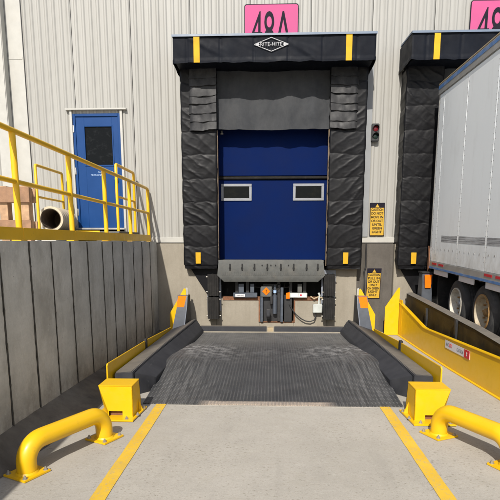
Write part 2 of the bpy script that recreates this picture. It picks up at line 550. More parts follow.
# dark gutter strip, laid up against the retaining wall
edge = [(-16, -1.95), (-9, -1.92), (-6.2, -1.845), (-5.3, -1.72), (-4.6, -1.655), (-3.5, -1.60), (-.14, -1.57)]
def gut(u, v):
    y = -16 + 15.86 * v
    for (y0, x0), (y1, x1) in zip(edge[:-1], edge[1:]):
        if y0 <= y <= y1: xe = x0 + (x1 - x0) * (y - y0) / (y1 - y0)
    xe += .012 * fbm(y * 5, 3)
    x = xe + (-2.03 - xe) * u
    return (x, y, .004 + (.034 * min(6.5, -y)) * u ** 1.5 + (.006 * fbm(x * 9, y * 5) + .004) * min(1, u * 6))
gm = MB().grid(14, 220, gut)
struct('gutter', gm, 'asphalt')

for nm, x0, lab in (('left', -1.12, 'worn yellow floor line by the left guard box'), ('right', 1.065, 'worn yellow floor line by the right guard box')):
    mb = MB()
    n = 60
    rings = []
    for i in range(n + 1):
        y = -9.4 + 5.02 * i / n
        wob = .004 * fbm(y * 6, x0)
        rings.append([(x0 + wob, y, .0045), (x0 + .1 + wob * .6 + .003 * fbm(y * 9, 7), y, .0045)])
    mb.loft(rings, caps=False, closed=False)
    for f in mb.bm.faces:
        if f.normal.z < 0: f.normal_flip()
    o = bpy.data.objects.new('floor_line', mb.mesh('floor_line', 'line', (x0, -6.8, 0), 0))
    COL.objects.link(o); o.location = (x0, -6.8, 0)
    o['label'] = lab; o['category'] = 'floor marking'; o['group'] = 'yellow lines on the apron'; WO[o] = o.location.copy()

# ------------------------------------------------------------------ retaining wall and raised platform
WX = -2.0
rw = thing('retaining_wall', 'grey board-marked concrete retaining wall with dark joints under the yellow railing', 'wall', (WX, -4, 0))
b = MB(); b.box(WX - .30, WX - .022, -14, -.16, -.02, 1.56)
part('core', b, 'joint', rw)
ys = [-.165, -.70, -1.22, -1.74, -2.28, -2.72, -3.12, -3.62, -4.10, -4.55, -4.98, -5.46, -5.95, -6.45, -6.95, -7.5, -8.1, -8.7, -9.4, -10.2, -11, -12, -13, -14]
UM = [0, .008, .02, .04, .075, .14, .25, .38, .5, .62, .75, .86, .925, .96, .98, .992, 1]
for k, (a, c) in enumerate(zip(ys[:-1], ys[1:])):
    off = .0015 * math.sin(k * 2.3)
    mb = MB()
    x1 = WX + off
    def face(u, v, a=a, c=c, x1=x1, k=k):
        u = UM[round(u * 16)]
        y = c + .004 + (a - c - .008) * u
        ew = min(u, 1 - u)
        w = .002 * fbm(0, y * 1.2 + k, v * 2.5) + .002 * fbm(k, y * 7, v * 9)
        lip = -.013 * max(0, 1 - ew / (.022 + .018 * abs(fbm(k * 2, v * 11, round(u))))) * (.7 + .9 * abs(fbm(k * 3, v * 14, u * 3)))
        return (x1 + w + lip, y + .0022 * fbm(v * 16, k + round(u)), -.02 + 1.61 * v)
    mb.grid(16, 40, face)
    n = Vector((1, 0, 0))
    for f in mb.bm.faces:
        f.normal_update()
        if f.normal.x < 0: f.normal_flip()
    mb.box(WX - .021, x1 - .012, c + .010, a - .010, -.02, 1.589)
    part('concrete_panel', mb, 'retaining', rw, smooth=60)
M['sealant'] = plain('dirt_stained_joint', (.095, .087, .074), .95, 0, .4, 14, .4, 60, spec=.1)
for k, yj in enumerate(ys[1:-1]):
    def jnt(u, v, yj=yj, k=k):
        hw = .0028 + .0035 * abs(fbm(v * 13, k * 1.7)) + (.005 if fbm(v * 17, k * 5.1) > .30 else 0)
        return (WX + .0045 + .0015 * math.sin(u * math.pi) + .002 * fbm(v * 20, k), yj + (2 * u - 1) * hw + .002 * fbm(v * 14, k * 2.3), .0 + 1.585 * v)
    mb = MB().grid(4, 90, jnt)
    bmesh.ops.solidify(mb.bm, geom=mb.bm.faces[:], thickness=.02)
    part('joint_seal', mb, 'sealant', rw)
cp = MB(); cp.box(WX - .30, WX - .02, -14, -.16, 1.561, 1.588)
part('cap', cp, 'retaining', rw)
dk = MB(); dk.box(-9, WX - .302, -14, -.02, 1.2, 1.585)
struct('platform', dk, 'retaining')

# ------------------------------------------------------------------ warehouse: cladding, foundation, doors
wh = thing('warehouse', 'white ribbed metal warehouse wall with blue doors above pale concrete', 'building', (0, 0, 0))
DOCKS = (.02, 3.67)
OPEN = [(-3.44, -2.585, 3.75), (DOCKS[0] - .98, DOCKS[0] + .98, 3.9), (DOCKS[1] - .98, DOCKS[1] + .98, 3.9)]
PITCH = .125
def clad_panel(x0, nrib):
    xs = []
    for r_ in range(nrib):
        b0 = x0 + r_ * PITCH
        xs += [(b0, 0), (b0 + .012, 0), (b0 + .030, -.0025), (b0 + .048, 0), (b0 + .068, -.013), (b0 + .092, -.013), (b0 + .113, 0)]
    xs.append((x0 + nrib * PITCH - .009, 0))
    mb = MB()
    t = mb.bm
    def zb(x):
        for a, c, z in OPEN:
            if a < x < c: return z
        return 1.655
    for (xa, ya), (xb, yb) in zip(xs[:-1], xs[1:]):
        z0 = zb((xa + xb) / 2)
        vs = [t.verts.new(p) for p in ((xa, ya, z0), (xb, yb, z0), (xb, yb, 9), (xa, ya, 9))]
        t.faces.new(vs)
    # return edge of the lap
    xa = x0 + nrib * PITCH - .009
    z0 = zb(xa - .01)
    vs = [t.verts.new(p) for p in ((xa, 0, z0), (xa, .03, z0), (xa, .03, 9), (xa, 0, 9))]
    t.faces.new(vs)
    bmesh.ops.remove_doubles(t, verts=t.verts[:], dist=1e-4)
    return mb
x = -4.36
while x > -14: x -= 1.0
k = 0
while x < 14:
    part('cladding_panel', clad_panel(x, 8), 'cladding', wh, smooth=20)
    x += 1.0; k += 1
bk = MB(); bk.box(-14, 14, .34, .5, -1, 9.02)
part('backing', bk, 'dark', wh)
bf = MB()
for a, c in ((-14, -3.44), (-2.585, DOCKS[0] - .98), (DOCKS[0] + .98, DOCKS[1] - .98), (DOCKS[1] + .98, 14)):
    bf.prism([(-.002, 1.668), (-.05, 1.650), (-.05, 1.572), (.02, 1.572), (.02, 1.668)], 'x', a + .002, c - .002)
part('base_flashing', bf, 'white_trim', wh)
# downspout at the left with its straps
ds = MB(); ds.box(-4.66, -4.47, -.19, -.024, 1.67, 9, .012, 2)
part('downspout', ds, 'white_trim', wh)
tr = MB(); tr.box(-4.468, -4.20, -.036, -.024, 1.67, 9, .003, 1)
part('corner_trim', tr, 'white_trim', wh)
st = MB(); st.box(-4.468, -4.22, -.042, -.037, 4.62, 4.66)
part('pipe_strap', st, 'white_trim', wh)
# foundation
FY = -.15
def conc(mb, x0, x1, y0, y1, z0, z1): mb.box(x0, x1, y0, y1, z0, z1, .008, 2)
fd = MB()
cx = DOCKS[0]
conc(fd, -2.02, cx - .985, FY, .3, -.05, 1.555)
conc(fd, cx - .982, cx - .21, FY, .3, -.05, .595)
conc(fd, cx + .395, cx + .982, FY, .3, -.05, .595)
conc(fd, cx + .985, 1.50, FY, .3, -.05, 1.555)
conc(fd, cx - .207, cx + .392, FY, .3, -.05, .165)
part('foundation_wall', fd, 'dock_concrete', wh)
fp = MB(); conc(fp, 1.503, 2.135, -.06, .3, -.05, 1.555)
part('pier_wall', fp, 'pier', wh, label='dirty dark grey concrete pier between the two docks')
fd2 = MB()
conc(fd2, 2.138, DOCKS[1] - .9, FY, .3, -.05, 1.555)
conc(fd2, DOCKS[1] - .897, DOCKS[1] + .9, FY, .3, -.05, .595)
conc(fd2, DOCKS[1] + .903, 13.9, FY, .3, -.05, 1.555)
part('foundation_wall', fd2, 'dock_concrete', wh)
pi = MB(); pi.box(cx - .87, cx + .82, .301, .33, .1, 1.3)
part('pit_back', pi, 'dark', wh)
an = MB()
for a, c in ((cx - .87, cx - .212), (cx + .397, cx + .815)):
    an.box(a, c, FY - .008, .05, .597, .613)
    an.box(a, c, FY - .010, FY - .002, .562, .596)
for a in (cx - .232, cx + .392):
    an.box(a, a + .022, FY - .011, FY - .002, .17, .560)
an.box(cx - .205, cx + .39, FY - .010, -.002, .167, .180)
part('edge_angle', an, 'rust', wh, label='rusty steel angle along the top of the pit wall')
cv = MB(); cv.tube([(1.66, -.075, 1.55), (1.658, -.078, 1.35), (1.665, -.075, 1.15), (1.64, -.072, 1.06), (1.655, -.072, .9), (1.65, -.072, .62)], .013, 10)
part('conduit', cv, 'black_metal', wh)

# --- personnel door (a part of the building, its pieces below it)
DL, DR, DT, DB = -3.428, -2.598, 3.748, 1.83
fr = MB()
fr.box(DL - .038, DL, -.045, .06, 1.67, DT + .05, .004, 1); fr.box(DR, DR + .042, -.045, .06, 1.67, DT + .05, .004, 1)
fr.box(DL - .10, DR + .12, -.075, .0, DT + .051, DT + .075)
part('door_surround', fr, 'white_trim', wh)
lf = MB()
wl, wr, wt, wb = -3.235, -2.752, 3.54, 2.90
lf.box(DL + .002, wl, .0, .045, DB, DT, .002, 1); lf.box(wr, DR - .002, .0, .045, DB, DT, .002, 1)
lf.box(wl + .0005, wr - .0005, .001, .044, wt, DT - .001); lf.box(wl + .0005, wr - .0005, .001, .044, DB + .001, wb)
lf.box(DL + .002, DL + .045, -.020, -.002, DB, DT, .003, 1); lf.box(DR - .045, DR - .002, -.020, -.002, DB, DT, .003, 1)
lf.box(DL + .046, DR - .046, -.020, -.002, DT - .045, DT, .003, 1)
pdoor = part('personnel_door', lf, 'blue_door', wh, label='blue steel personnel door with a dark window')
gl = MB(); gl.box(wl - .01, wr + .01, .015, .025, wb - .01, wt + .01)
part('window_pane', gl, 'glass', pdoor)
wf = MB()
for q in ((wl - .018, wl + .004, wb - .018, wt + .018), (wr - .004, wr + .018, wb - .018, wt + .018)):
    wf.box(q[0], q[1], -.008, -.001, q[2], q[3], .002, 1)
wf.box(wl + .005, wr - .005, -.008, -.001, wt - .003, wt + .018, .002, 1); wf.box(wl + .005, wr - .005, -.008, -.001, wb - .018, wb + .003, .002, 1)
part('window_frame', wf, 'blue_door', pdoor)
hd = MB(); hd.box(DR - .13, DR - .085, -.012, -.001, 2.64, 2.92, .004, 2)
hd.tube([(DR - .107, -.012, 2.72), (DR - .107, -.05, 2.72), (DR - .107, -.055, 2.85), (DR - .107, -.012, 2.85)], .008, 8)
hd.cyl((DR - .107, -.012, 2.66), (DR - .107, -.06, 2.66), .022, 14)
part('door_handle', hd, 'silver', pdoor)
for z in (2.1, 2.8, 3.5):
    hg = MB(); hg.box(DL - .008, DL + .022, -.030, -.021, z - .06, z + .06, .003, 1)
    part('hinge', hg, 'silver', pdoor)
th = MB(); th.box(DL - .02, DR + .02, -.09, .045, 1.795, 1.826, .004, 1)
part('threshold', th, 'alu', pdoor)
for txt, xx, zz, w in (('AUTHORIZED', -2.90, 2.785, .27), ('PERSONNEL', -3.03, 2.735, .26)):
    link('lettering', text_mesh(txt, 'lettering', 'pale_blue_ink', .026, w), pdoor, (xx, -.0015, zz))

# --- dock doors
def overhead_door(c):
    m = MB(); m.box(c - .97, c + .97, .10, .14, 1.26, 2.655, .006, 1)
    d = part('overhead_door', m, 'blue_dock', wh, label='dark blue overhead dock door with two small windows')
    m = MB(); m.box(c - .965, c + .965, .055, .095, 2.715, 3.95, .006, 1)
    part('door_section', m, 'blue_dock', d)
    m = MB(); m.box(c - .965, c + .965, .062, .092, 2.66, 2.708, .01, 2)
    part('rubber_seal', m, 'rubber', d)
    for s in (-1, 1):
        x0, x1 = (c - .905, c - .365) if s < 0 else (c + .36, c + .90)
        m = MB(); t = .045
        z0, z1 = 2.295, 2.585
        m.box(x0, x1, .082, .099, z1 - t, z1, .004, 1); m.box(x0, x1, .082, .099, z0, z0 + t, .004, 1)
        m.box(x0, x0 + t, .083, .0985, z0 + t, z1 - t, .003, 1); m.box(x1 - t, x1, .083, .0985, z0 + t, z1 - t, .003, 1)
        part('window_frame', m, 'frame_white', d)
        m = MB(); m.box(x0 + t - .004, x1 - t + .004, .092, .097, z0 + t - .004, z1 - t + .004)
        part('window_pane', m, 'glass_dock', d)
    m = MB()
    for s in (-1, 1):
        m.box(c + s * .982 - .018, c + s * .982 + .018, .0, .15, 1.2, 3.9, .003, 1)
    part('door_track', m, 'galv', d)
    m = MB(); m.box(c - .90, c - .855, .035, .054, 3.40, 3.43, .003, 1); m.box(c - .89, c - .865, .03, .05, 3.431, 3.46)
    part('latch', m, 'silver', d)
for c in DOCKS: overhead_door(c)

# ------------------------------------------------------------------ dock shelters
HY, PY = -.71, -.335
def shelter(c, label, seed):
    t = thing('dock_shelter', label, 'dock shelter', (c, 0, 1.1), 'dock shelters round the truck doors')
    HW = 1.555
    z0, z1 = 4.31, 4.69
    # header: wrapped vinyl box
    path = [(-HW - .02, 0), (-HW, HY), (HW, HY), (HW + .02, 0)]
    segs = [.7, 2 * HW, .7]; tot = sum(segs)
    def hdr(u, v):
        d = u * tot; k = 0
        while k < 2 and d > segs[k]: d -= segs[k]; k += 1
        f = d / segs[k]
        x = path[k][0] + (path[k + 1][0] - path[k][0]) * f
        y = path[k][1] + (path[k + 1][1] - path[k][1]) * f
        nx, ny = ((-1, 0), (0, -1), (1, 0))[k]
        ed = min(1, min(f, 1 - f) * 14)
        w = .004 * fbm(u * 26 + seed, v * 1.6, 1, 2) * ed + .016 * max(0, fbm(u * 14 + v * 2.2 + seed, v * .8 - u * 3, 4, 2)) ** 2 * ed
        w -= .010 * math.exp(-((x * 2.2) % 1.15 - .5) ** 2 / .0008) * (1 if k == 1 else 0)
        z = z0 + (z1 - z0) * v
        if k != 1:
            z -= (.0 if k == 0 else 0) + .0
            z += .05 * (1 - (f if k == 0 else 1 - f)) * (1 - v) * 0
        z += (.012 * math.sin(u * 60 + seed) + .02 * fbm(u * 30, seed)) * (1 - v) ** 3 * .5
        if v < .12: w += .006
        return (c + x + nx * w, y + ny * w, z)
    m = MB().grid(240, 18, hdr)
    bmesh.ops.recalc_face_normals(m.bm, faces=m.bm.faces[:])
    m.box(c - HW + .02, c + HW - .02, HY + .03, -.001, z1 - .05, z1 - .005)
    m.box(c - HW + .02, c + HW - .02, HY + .045, HY + .06, z0 + .03, z1 - .06)
    header = part('header', m, 'vinyl_header', t, smooth=60)
    m = MB(); m.box(c - HW + .03, c + HW - .03, HY + .062, -.19, z0 + .02, z0 + .035); m.box(c - 1.5, c + 1.5, -.195, -.026, z0 - .35, z0 + .019)
    part('soffit', m, 'vinyl_header', header)
    m = MB(); m.prism([(HY - .028, z1 - .012), (HY - .02, z1 + .022), (-.03, z1 + .06), (-.03, z1 + .035), (HY - .012, z1 - .002)], 'x', c - HW - .012, c + HW + .012)
    part('drip_edge', m, 'blue_flash', header)
    for sx in (-1, 1):
        m = MB()
        xm = c + sx * 1.165 - .02
        def stripe(u, v, xm=xm): return (xm - .046 + .092 * u, HY - .019 - .002 * math.sin(v * 9 + sx), z0 - .002 + (z1 - z0 - .012) * v)
        m.grid(2, 12, stripe)
        bmesh.ops.solidify(m.bm, geom=m.bm.faces[:], thickness=.004)
        part('yellow_stripe', m, 'marker_yellow', header)
    if c < 1:
        # diamond emblem with its lettering
        m = MB(); y = HY - .021
        dx, dz, zc, xc = .262, .098, 4.551, c - .036
        def bar(p, q, w=.0042):
            d = (Vector(q) - Vector(p)).normalized(); n = Vector((-d.y, d.x)) * w
            pts = [Vector(p) + n, Vector(q) + n, Vector(q) - n, Vector(p) - n]
            m.prism([(a.x, a.y) for a in pts], 'y', y, y + .005)
        for s in (-1, 1):
            bar((xc - .15, zc + s * .042), (xc, zc + s * dz)); bar((xc, zc + s * dz), (xc + .15, zc + s * .042))
            bar((xc - dx, zc), (xc - .14, zc + s * .046)); bar((xc + .14, zc + s * .046), (xc + dx, zc))
        m.prism([(xc - dx + .02, zc), (xc - .195, zc + .02), (xc - .18, zc), (xc - .195, zc - .02)], 'y', y - .001, y + .004)
        m.prism([(xc + dx - .02, zc), (xc + .195, zc + .02), (xc + .18, zc), (xc + .195, zc - .02)], 'y', y - .001, y + .004)
        emb = part('emblem', m, 'emblem', header)
        link('lettering', text_mesh('RITE-HITE', 'lettering', 'emblem', .056, .335, .002, 0, .008), header, (xc, y - .003, zc))
    # head curtain
    def cur(u, v):
        x = -.945 + 1.89 * u
        yy = -.225 - .012 * math.sin(u * 30 + seed) - .02 * fbm(u * 7 + seed, v * 1.2) - .01 * math.sin(u * 11)
        z = 3.42 + .006 * math.sin(u * 7 + seed) + .006 * fbm(u * 12, seed) + (4.33 - 3.425) * v
        return (c + x, yy, z)
    m = MB().grid(110, 24, cur); bmesh.ops.solidify(m.bm, geom=m.bm.faces[:], thickness=.006)
    part('head_curtain', m, 'curtain', t, smooth=70)
    # side pads
    for s in (-1, 1):
        xo, xi = (1.515, .935)
        segl = [.38, xo - xi, .30]; tt = sum(segl)
        zb, zt = 1.125, 4.34
        def pad(u, v, s=s):
            d = u * tt; k = 0
            while k < 2 and d > segl[k]: d -= segl[k]; k += 1
            f = d / segl[k]
            if k == 0: ox, y, nx, ny = xo, -.0 + f * PY, 1, 0
            elif k == 1: ox, y, nx, ny = xo - f * (xo - xi), PY, 0, -1
            else: ox, y, nx, ny = xi, PY + f * .30, -1, 0
            z = zb + (zt - zb) * v
            ph = (z - zb + .05 * fbm(u * 3, z * 1.3, seed + s)) / .375
            fr_ = ph - math.floor(ph)
            w = .014 * (math.sin(math.pi * fr_) ** .35) - .007
            ed = min(1, min(f, 1 - f) * 7) if k != 1 else min(1, min(f, 1 - f) * 9 + .25)
            # folds that run off diagonally from the seams
            dg = fbm((ox * 3.2 + z * 3.4 + .5 * fbm(ox * 2, z * 2, seed)), z * .55 - ox * .6 + seed, s * 5., 2)
            dg2 = fbm(ox * 6 + z * 5.5, z * 1.1 - ox * 1.2, seed + 9. + s, 3)
            cell = math.floor(ph)
            L = fr_ + 1.15 * f + .16 * fbm(ox * 3, z * 3, seed, 2) + .37 * cell
            rdg = (1 - abs(math.sin(math.pi * 1.9 * L))) ** 3
            rdg2 = (1 - abs(math.sin(math.pi * 3.3 * (fr_ + .8 * f + .2 * fbm(ox * 4, z * 4, seed + 3, 2) + .61 * cell)))) ** 4
            amp = (.35 + .65 * max(0, fbm(ox * 2 + cell * 3.1, cell * 1.7, seed, 2) + .5))
            if k == 1: w += (.0135 * rdg + .008 * rdg2 * (1 - f)) * amp * ed + .005 * dg2 * ed
            else: w += (.010 * max(0, 1 - abs(dg) * 5.0) + .008 * dg2) * ed
            w += .0015 * fbm(ox * 12, z * 12, seed)
            if v < .02: w -= .012
            return (c + s * (ox + nx * w), y + ny * w * (1 if k == 1 else .3), z + .006 * fbm(u * 20, 3, seed) * (1 - v) ** 4)
        m = MB().grid(64, 300, pad)
        if s < 0:
            bmesh.ops.reverse_faces(m.bm, faces=m.bm.faces[:])
        bmesh.ops.recalc_face_normals(m.bm, faces=m.bm.faces[:])
        m.box(c + s * 1.225 - .275, c + s * 1.225 + .275, PY + .03, -.002, zb + .01, zb + .03)
        pd = part('side_pad', m, 'vinyl', t, smooth=75)
        m = MB(); m.box(c + s * .925 - .012, c + s * .925 + .012, PY + .04, PY + .075, zb + .05, 3.4, .003, 1)
        part('edge_batten', m, 'brown_dark', pd)
        m = MB(); xm = c + s * 1.255 - .01
        m.box(xm - .043, xm + .043, PY - .045, PY - .036, 1.215, 1.405, .002, 1)
        part('yellow_marker', m, 'marker_yellow', pd)
        # wear pleats: overlapped strips, each a part
        for q in range(7 if c < 1 else 0):
            zq = 3.40 + q * .135 + .012 * math.sin(q * 2.7 + seed + s)
            def fl(u, v, q=q, zq=zq, s=s):
                xx = .925 + .45 * u
                z = zq + .165 * v - .012 * math.sin(u * math.pi) + .010 * fbm(u * 4, q, seed) - .02 * u * (1 if s < 0 else .5)
                y = PY - .030 - .026 * (1 - v) ** 1.3 - .014 * fbm(u * 3 + q, v * 1.2, seed + s, 2) - .004 * math.sin(u * 5 + q)
                if u > .9: y += .05 * (u - .9) / .1
                return (c + s * xx, y, z)
            m = MB().grid(24, 6, fl); bmesh.ops.solidify(m.bm, geom=m.bm.faces[:], thickness=.006)
            part('pleat', m, 'flap', pd, smooth=70)
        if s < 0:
            # dark vinyl panel tapering from the pad down to the bumper
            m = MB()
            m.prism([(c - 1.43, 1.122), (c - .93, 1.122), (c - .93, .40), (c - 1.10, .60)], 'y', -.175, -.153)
            part('tapered_panel', m, 'vinyl', t)
    # jamb flashing beside the pads
    m = MB(); m.box(c + 1.535, c + 1.66, -.05, -.03, 1.67, 4.46, .002, 1)
    part('jamb_flashing', m, 'grey_trim', t)
    return t
shelter(DOCKS[0], 'black padded dock shelter with head curtain round the blue dock door', 1.3)
shelter(DOCKS[1], 'black dock shelter the white trailer is backed up against', 5.1)

# ------------------------------------------------------------------ leveler lip, bumpers, pit equipment
lev = thing('dock_leveler', 'grey steel dock leveler lip with slots hanging under the blue dock door', 'dock leveler', (cx, -.3, 1.25))
m = MB(); y = -.36
m.loft([[(cx - .915, y, 1.275), (cx + .87, y, 1.275), (cx + .87, y + .028, 1.275), (cx - .915, y + .028, 1.275)],
        [(cx - .94, y - .02, 1.012), (cx + .905, y - .02, 1.012), (cx + .905, y + .008, 1.012), (cx - .94, y + .008, 1.012)],
        [(cx - .83, y + .03, .900), (cx + .79, y + .03, .900), (cx + .79, y + .055, .900), (cx - .83, y + .055, .900)]], bev=.003)
lip = part('lip', m, 'galv', lev)
for i, xx in enumerate((-.70, -.49, -.28, -.06, .17, .39, .61, .80)):
    m = MB(); xx = xx + cx - .02
    m.box(xx - .012, xx + .012, y - .030, y - .006, 1.10, 1.215, .004, 1)
    m.box(xx - .018, xx + .016, y - .028, y - .006, 1.125, 1.155, .004, 1)
    part('slot', m, 'dark', lip)
for xx in (-.17, -.02, .06, .28):
    m = MB(); m.cyl((cx + xx, y - .022, 1.19), (cx + xx, y - .002, 1.19), .011, 10)
    part('bolt', m, 'dark', lip)
m = MB()
for i in range(46):
    xx = cx - .85 + i * .038
    m.box(xx, xx + .008, y - .026, y - .010, 1.02, 1.075)
part('hinge_teeth', m, 'galv', lip, kind='stuff')
m = MB(); m.box(cx - .93, cx + .885, y + .04, .095, 1.245, 1.27, .003, 1)
part('deck', m, 'galv', lev)
for xx in (-.62, -.43, .12, .33, .58):
    m = MB(); m.box(cx + xx - .03, cx + xx + .03, -.12, .25, .64, 1.22, .004, 1)
    part('frame_post', m, 'black_metal', lev)

for sx, lab in ((-1, 'left black laminated rubber bumper below the padded shelter, by the rust-edged pit'), (1, 'right black laminated rubber bumper beside the pale junction box')):
    xm = -1.0 if sx < 0 else 1.01
    t = thing('dock_bumper', lab, 'bumper', (xm, FY, .25), 'rubber bumpers either side of the leveler')
    m = MB(); m.box(xm - .125, xm + .125, FY - .02, FY - .002, .37, 1.1, .003, 1)
    part('mounting_plate', m, 'grey_fin', t)
    for z0, z1, dy in ((.255, .635, 0), (.655, 1.03, .03)):
        n = 6
        m = MB()
        for i in range(n):
            wv = .004 * math.sin(i * 4.1 + z0 * 9)
            m.box(xm - .096 + i * .032 + .0005, xm - .096 + (i + 1) * .032 - .0005, FY - .23 + dy + wv * .5, FY - .022, z0 + wv * .7, z1 + wv, .002, 1)
        part('rubber_block', m, 'rubber', t)
    for z in (.30, .59, .72, .98):
        m = MB(); m.cyl((xm - .125, FY - .13, z), (xm + .125, FY - .13, z), .012, 10)
        part('tie_rod', m, 'bolt', t)

# vehicle hook under the leveler
hk = thing('vehicle_restraint', 'black vehicle restraint with upright rails and an orange diamond in the dock pit', 'restraint', (cx + .06, FY, .17))
for a in (-.20, .155):
    m = MB(); m.box(cx + a, cx + a + .048, FY - .05, FY + .02, .181, .80, .004, 1)
    part('guide_rail', m, 'blue_grey', hk)
m = MB(); m.box(cx - .154, cx + .154, FY + .03, FY + .05, .181, .85)
part('back_plate', m, 'black_metal', hk)
m = MB(); m.box(cx + .22, cx + .36, FY - .03, FY + .04, .181, .66, .005, 1)
part('side_channel', m, 'black_metal', hk)
m = MB(); m.box(cx - .19, cx + .0, FY - .072, FY - .052, .63, .82, .006, 1)
pl = part('cover_plate', m, 'galv', hk)
m = MB(); m.prism([(cx - .168, .728), (cx - .098, .798), (cx - .028, .728), (cx - .098, .658)], 'y', FY - .079, FY - .073)
part('orange_diamond', m, 'orange', pl)
link('lettering', text_mesh('!', 'lettering', 'ink', .06, .014), pl, (cx - .098, FY - .080, .728))
m = MB(); m.cyl((cx + .055, FY - .04, .33), (cx + .055, FY - .04, .66), .038, 18); m.cyl((cx + .055, FY - .04, .66), (cx + .055, FY - .04, .84), .02, 14)
part('cylinder', m, 'blue_grey', hk)
m = MB(); m.cyl((cx + .055, FY - .04, .70), (cx + .055, FY - .04, .745), .028, 14)
part('collar', m, 'pale_blue_ink', hk)
m = MB(); m.prism([(FY - .16, .30), (FY - .16, .42), (FY - .12, .42), (FY - .10, .36), (FY + .03, .36), (FY + .03, .24), (FY - .10, .24)], 'x', cx - .09, cx - .03, .008)
part('hook', m, 'steel', hk)

for sx in (-1, 1):
    if sx < 0:
        t = thing('control_bar', 'blue grey sensor bar with small white label left of the orange diamond', 'sensor bar', (-.44, FY, .62))
        m = MB(); m.box(-.66, -.235, FY - .075, FY - .012, .617, .70, .005, 1); part('housing', m, 'blue_grey', t)
        m = MB(); m.box(-.62, -.45, FY - .080, FY - .076, .632, .678); lb = part('sticker', m, 'label_white', t)
        link('lettering', text_mesh('WARNING', 'lettering', 'ink', .022, .13), lb, (-.535, FY - .081, .655))
        for a, b_ in ((-.565, -.47), (-.36, -.29)):
            m = MB(); m.box(a, b_, FY - .06, FY - .02, .701, .86, .004, 1); part('bracket', m, 'blue_grey', t)
    else:
        t = thing('control_bar', 'white labelled sensor bar with an orange end next to the junction box', 'sensor bar', (.45, FY, .62))
        m = MB(); m.box(.31, .64, FY - .075, FY - .012, .617, .70, .005, 1); part('housing', m, 'jbox', t)
        m = MB(); m.prism([(.27, .60), (.335, .60), (.335, .715), (.27, .70)], 'y', FY - .085, FY - .076, .003); part('orange_lens', m, 'orange', t)
        m = MB(); m.box(.36, .475, FY - .080, FY - .076, .630, .690); m.box(.50, .625, FY - .080, FY - .076, .630, .690); lb = part('sticker', m, 'label_white', t)
        m = MB(); m.cyl((.53, FY - .086, .665), (.53, FY - .081, .665), .016, 14); part('red_dot', m, 'label_red', lb)
        m = MB(); m.box(.47, .55, FY - .07, FY - .02, .701, .86, .006, 1); m.box(.485, .535, FY - .075, FY - .071, .72, .84); part('bracket', m, 'galv', t)
for a, b_, r0 in ((-.10, .22, .013), (-.05, .30, .011), (.12, -.30, .012)):
    m = MB(); m.tube([(cx + a, FY + .02, .62), (cx + a + .02, FY - .02, .70), (cx + (a + b_) / 2, FY - .03, .74 + r0 * 3), (cx + b_, FY + .0, .80), (cx + b_ + .02, FY + .1, .92)], r0, 8)
    part('hose', m, 'rubber', hk)
m = MB(); m.box(cx - .03, cx + .02, FY - .09, FY + .02, .50, .64, .008, 1); part('pawl', m, 'black_metal', hk)
m = MB(); m.box(cx + .10, cx + .15, FY - .03, FY + .02, .19, .84, .004, 1); part('lift_rod', m, 'black_metal', hk)
jb = thing('junction_box', 'pale grey junction box with conduit and black cable beside the right bumper', 'junction box', (.84, FY, .35))
m = MB(); m.box(.745, .905, FY - .10, FY - .002, .352, .505, .008, 2); part('housing', m, 'jbox', jb)
m = MB(); m.box(.752, .898, FY - .112, FY - .101, .359, .498, .004, 1); part('cover', m, 'jbox', jb)
m = MB(); m.tube([(.85, FY - .05, .50), (.85, FY - .05, .60), (.86, FY - .05, .66), (.84, FY - .04, .70)], .018, 12); part('conduit', m, 'jbox', jb)
m = MB(); m.tube([(.70, FY - .05, .64), (.76, FY - .06, .60), (.84, FY - .055, .635), (.93, FY - .05, .60)], .011, 8); part('wire', m, 'tan', jb)
m = MB()
pts = [(.33, .50), (.38, .41), (.45, .32), (.54, .245), (.62, .205), (.70, .195), (.77, .22), (.80, .29), (.80, .355)]
m.tube([(p[0], FY - .05 - .02 * math.sin(i * .4), p[1]) for i, p in enumerate(pts)], .010, 10); part('cable', m, 'black_metal', jb)

# ------------------------------------------------------------------ signs and lamp on the wall
def pink_sign(xc, txt, lab):
    t = thing('dock_sign', lab, 'sign', (xc, -.03, 4.85), 'pink dock number signs')
    m = MB()
    def rr(x0, x1, z0, z1, r_):
        out = []
        for (ccx, ccz, a0) in ((x1 - r_, z1 - r_, 0), (x0 + r_, z1 - r_, 90), (x0 + r_, z0 + r_, 180), (x1 - r_, z0 + r_, 270)):
            for k in range(5):
                a = R(a0 + k * 22.5); out.append((ccx + r_ * math.cos(a), ccz + r_ * math.sin(a)))
        return out
    m.prism(rr(xc - .445, xc + .445, 4.72, 5.405, .04), 'y', -.034, -.024); part('border', m, 'ink', t)
    m = MB(); m.prism(rr(xc - .432, xc + .432, 4.735, 5.392, .035), 'y', -.038, -.0345); part('panel', m, 'pink', t)
    link('lettering', text_mesh(txt, 'lettering', 'ink', .58, .66, .002, 0, .0), t, (xc, -.0385, 5.005))
    return t
pink_sign(.0 - .02, '48A', 'pink sign reading 48A above the empty dock')
pink_sign(3.63, '48B', 'pink 48 sign above the dock with the trailer')

